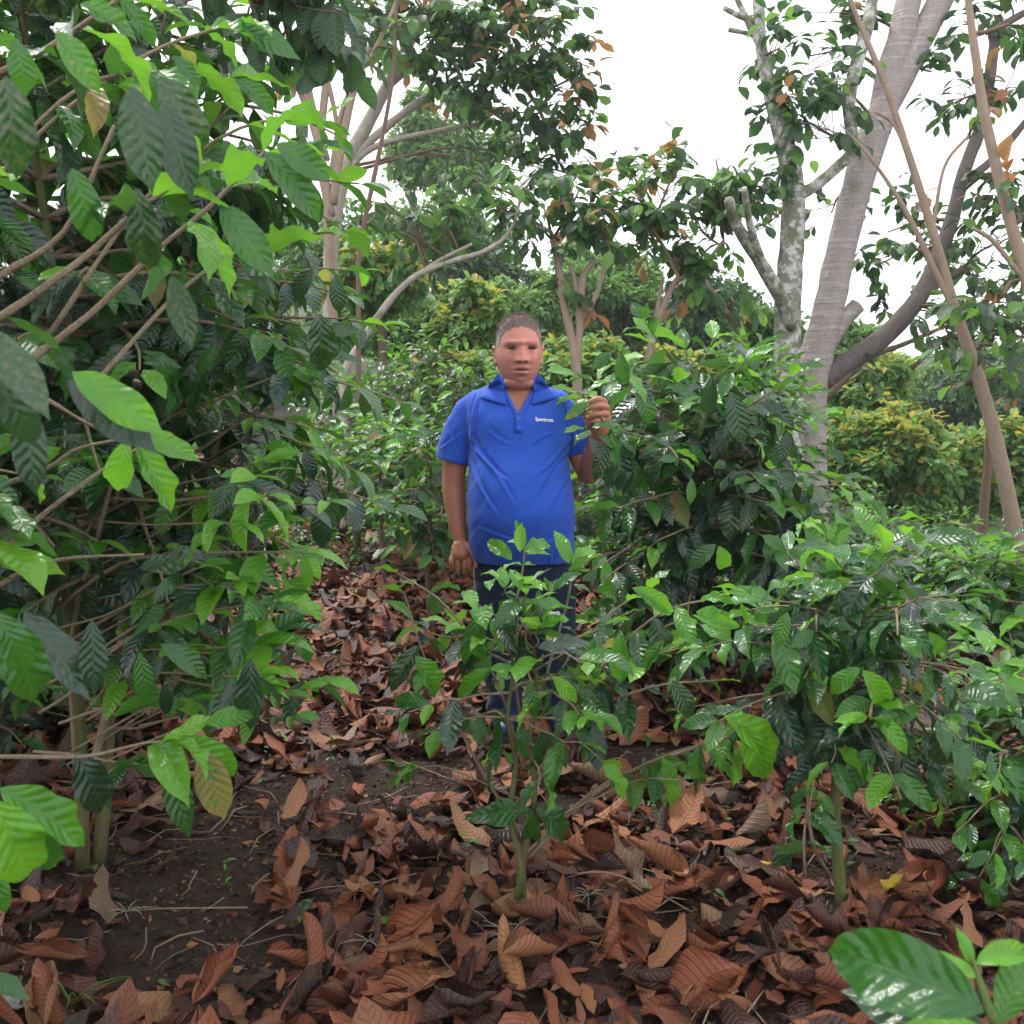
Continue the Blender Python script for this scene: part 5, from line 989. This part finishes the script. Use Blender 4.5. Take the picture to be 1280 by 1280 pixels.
def single(label, px, py, dx, dy, L, mat, k, cat='fallen leaf', name='dead_leaf', lift=.05, lib=LIT_HI, tag_='l', nz=None):
    c = G(px, py) + UPV * lift; D = nrm(np.array([dx, dy, .08])); N = nrm(nz if nz is not None else np.array([.1, -.3, 1])); X, Y, Z = frames(D, N)
    o = bpy.data.objects.new(name, leaf_data(tag_ + 'h', lib, k, mat)); p = c - D * L * .5
    o.matrix_basis = Matrix([[X[i] * L, Y[i] * L, Z[i] * L, p[i]] for i in range(3)] + [[0, 0, 0, 1]]); link(o); return tag(o, label, cat)
single('bright yellow leaf on the litter right of the right shrub stem', 1108, 1130, 1, .1, .10, 'yellow', 2, lift=.055)
single('small yellow leaf lying left of the right shrub stem', 948, 1100, 1, -.3, .07, 'yellow', 3, lift=.05)
single('long curled tan leaf at the bottom centre', 638, 1240, -.35, 1, .19, 'tan', 4, lift=.07)
single('large flat orange brown leaf with dark holes at the bottom', 522, 1215, 1, .15, .15, 'tan', 1, lift=.07)
single('big red brown leaf at the lower right bottom', 1000, 1250, 1, -.5, .2, 'brown', 6, lift=.06)
single('green fallen leaf left of the centre stem', 483, 1180, 1, .2, .06, 'young', 1, lift=.06, lib=COF_HI, tag_='c')
single('pale green leaf lying on the soil at the lower left', 203, 1234, 1, -.6, .03, 'young', 2, lift=.012, lib=COF_HI, tag_='c')
def frond(label, px, py, n, R_, seed, mat='greyleaf'):
    c = G(px, py) + UPV * .055; rs = np.random.RandomState(seed); root = empty('dry_frond', c, label, 'dry frond')
    for k in range(n):
        a = 6.283 * k / n + rs.normal(0, .15); l = R_ * rs.uniform(.6, 1.1); d = np.array([math.cos(a), math.sin(a) * .8, rs.normal(-.05, .12)]); sw = rs.normal(0, .25); p = [c + d * l * t + np.array([-d[1], d[0], 0]) * sw * l * t * t + UPV * .008 * math.sin(3 * t) for t in np.linspace(0, 1, 5)]
        V, Fc = tube(p, np.array([.0012, .0018, .002, .0014, .0005]), 5); obj('leaflet', make_mesh('leaflet', V, Fc, M[mat]), root)
frond('grey dry frond in front of the centre stem', 640, 1195, 16, .10, 1); frond('grey dry frond at the lower left of the litter', 462, 1205, 7, .08, 2); frond('grey dry frond right of the centre stem', 735, 1145, 9, .07, 3); frond('small brown dry frond on the bare soil', 160, 1165, 8, .07, 4)
# loose stone, moss tufts, weeds and grass
def stone(label, px, py, r, seed):
    c = G(px, py); V, Fc = ball((0, 0, 0), (r, r * .7, r * .45), 20, 14); rs = np.random.RandomState(seed); V = V * (1 + .25 * (vnoise(V[:, 0] * 40 + 9, V[:, 2] * 40 + V[:, 1] * 30, seed) - .5))[:, None]
    o = obj('stone', make_mesh('stone', V + c + (0, 0, r * .2), Fc, M['stone'])); tag(o, label, 'stone')
M['stone'] = plain('pale_stone', (.42, .41, .38), .9, .2, 60., .5, .8)
stone('pale crusty stone at the lower left corner', 12, 1262, .055, 1)
def tuft(label, px, py, n, h, seed, mat='grass', name='grass_tuft', cat='grass tuft'):
    c = G(px, py); rs = np.random.RandomState(seed); root = empty(name, c, label, cat); V = []; Fc = []; k = 0; U = []
    for i in range(n):
        a = rs.uniform(0, 6.28); l = h * rs.uniform(.6, 1.2); d = np.array([math.cos(a), math.sin(a), 0]); w = np.cross(d, UPV) * .0022; b0 = c + rs.normal(0, .008, 3) * (1, 1, 0)
        V = []
        for t in np.linspace(0, 1, 6): p = b0 + d * l * .8 * t ** 1.5 + UPV * l * (t - .55 * t * t); V += [p - w * (1 - t ** 2), p + w * (1 - t ** 2) + 1e-5]
        obj('blade', make_mesh('blade', V, [(2 * j, 2 * j + 1, 2 * j + 3, 2 * j + 2) for j in range(5)], M[mat], uv=[(.5, .03)] * 12), root)
tuft('thin grass tuft at the lower left by the pale stone', 95, 1262, 9, .16, 1); tuft('tiny grass tuft at the foot of the mossy stem', 120, 1090, 14, .03, 2)
def weeds(name, n, f, seed, size):
    rs = np.random.RandomState(seed); LP, LD, LN, LL, K = [], [], [], [], []
    for i in range(n):
        x, y = f(rs); z = float(g(x, y)); h = rs.uniform(.03, .22)
        for k in range(rs.randint(4, 10)):
            a = rs.uniform(0, 6.28); d = np.array([math.cos(a), math.sin(a), rs.uniform(-.2, .7)]); LP.append([x, y, z + h * rs.uniform(.2, 1)]); LD.append(nrm(d)); LN.append(nrm(UPV + rs.normal(0, .3, 3))); LL.append(size * rs.uniform(.5, 1.2)); K.append(rs.choice(['mid', 'young', 'dark'], p=[.5, .35, .15]))
    o = leaf_cloud(name, COF_LO, np.array(LP), np.array(LD), np.array(LN), np.array(LL), K, None, seed); return o
def f1(rs): y = rs.uniform(6.2, 14); return rs.uniform(-.42, .12) * y, y
def f2(rs): y = rs.uniform(4.6, 12); return rs.uniform(.1, .6) * y, y
def f3(rs): y = rs.uniform(2.3, 5.5); return rs.uniform(-.5, .5) * y, y
o = weeds('ground_cover', 1900, f1, 1, .07); o['label'] = 'low green weeds under the coffee rows left of the man'; o = weeds('ground_cover', 2600, f2, 2, .08); o['label'] = 'low green weeds on the right slope'; o = weeds('ground_cover', 60, f3, 3, .035); o['label'] = 'scattered tiny weeds among the dead leaves'

# ------------------------------------------------------------------ air
def haze():
    V = [(x, y, z) for x in (-130, 130) for y in (-8, 110) for z in (-8, 26)]; Fc = [(0, 1, 3, 2), (4, 6, 7, 5), (0, 4, 5, 1), (2, 3, 7, 6), (0, 2, 6, 4), (1, 5, 7, 3)]
    b = NB('haze'); v = b.n('ShaderNodeVolumePrincipled'); v.inputs['Color'].default_value = (.95, .97, 1, 1); v.inputs['Density'].default_value = .0012; v.inputs['Anisotropy'].default_value = .2
    o = b.n('ShaderNodeOutputMaterial'); b.l(v.outputs[0], o.inputs['Volume']); h = obj('haze', make_mesh('haze', V, Fc, b.m, False)); h['kind'] = 'stuff'
haze()
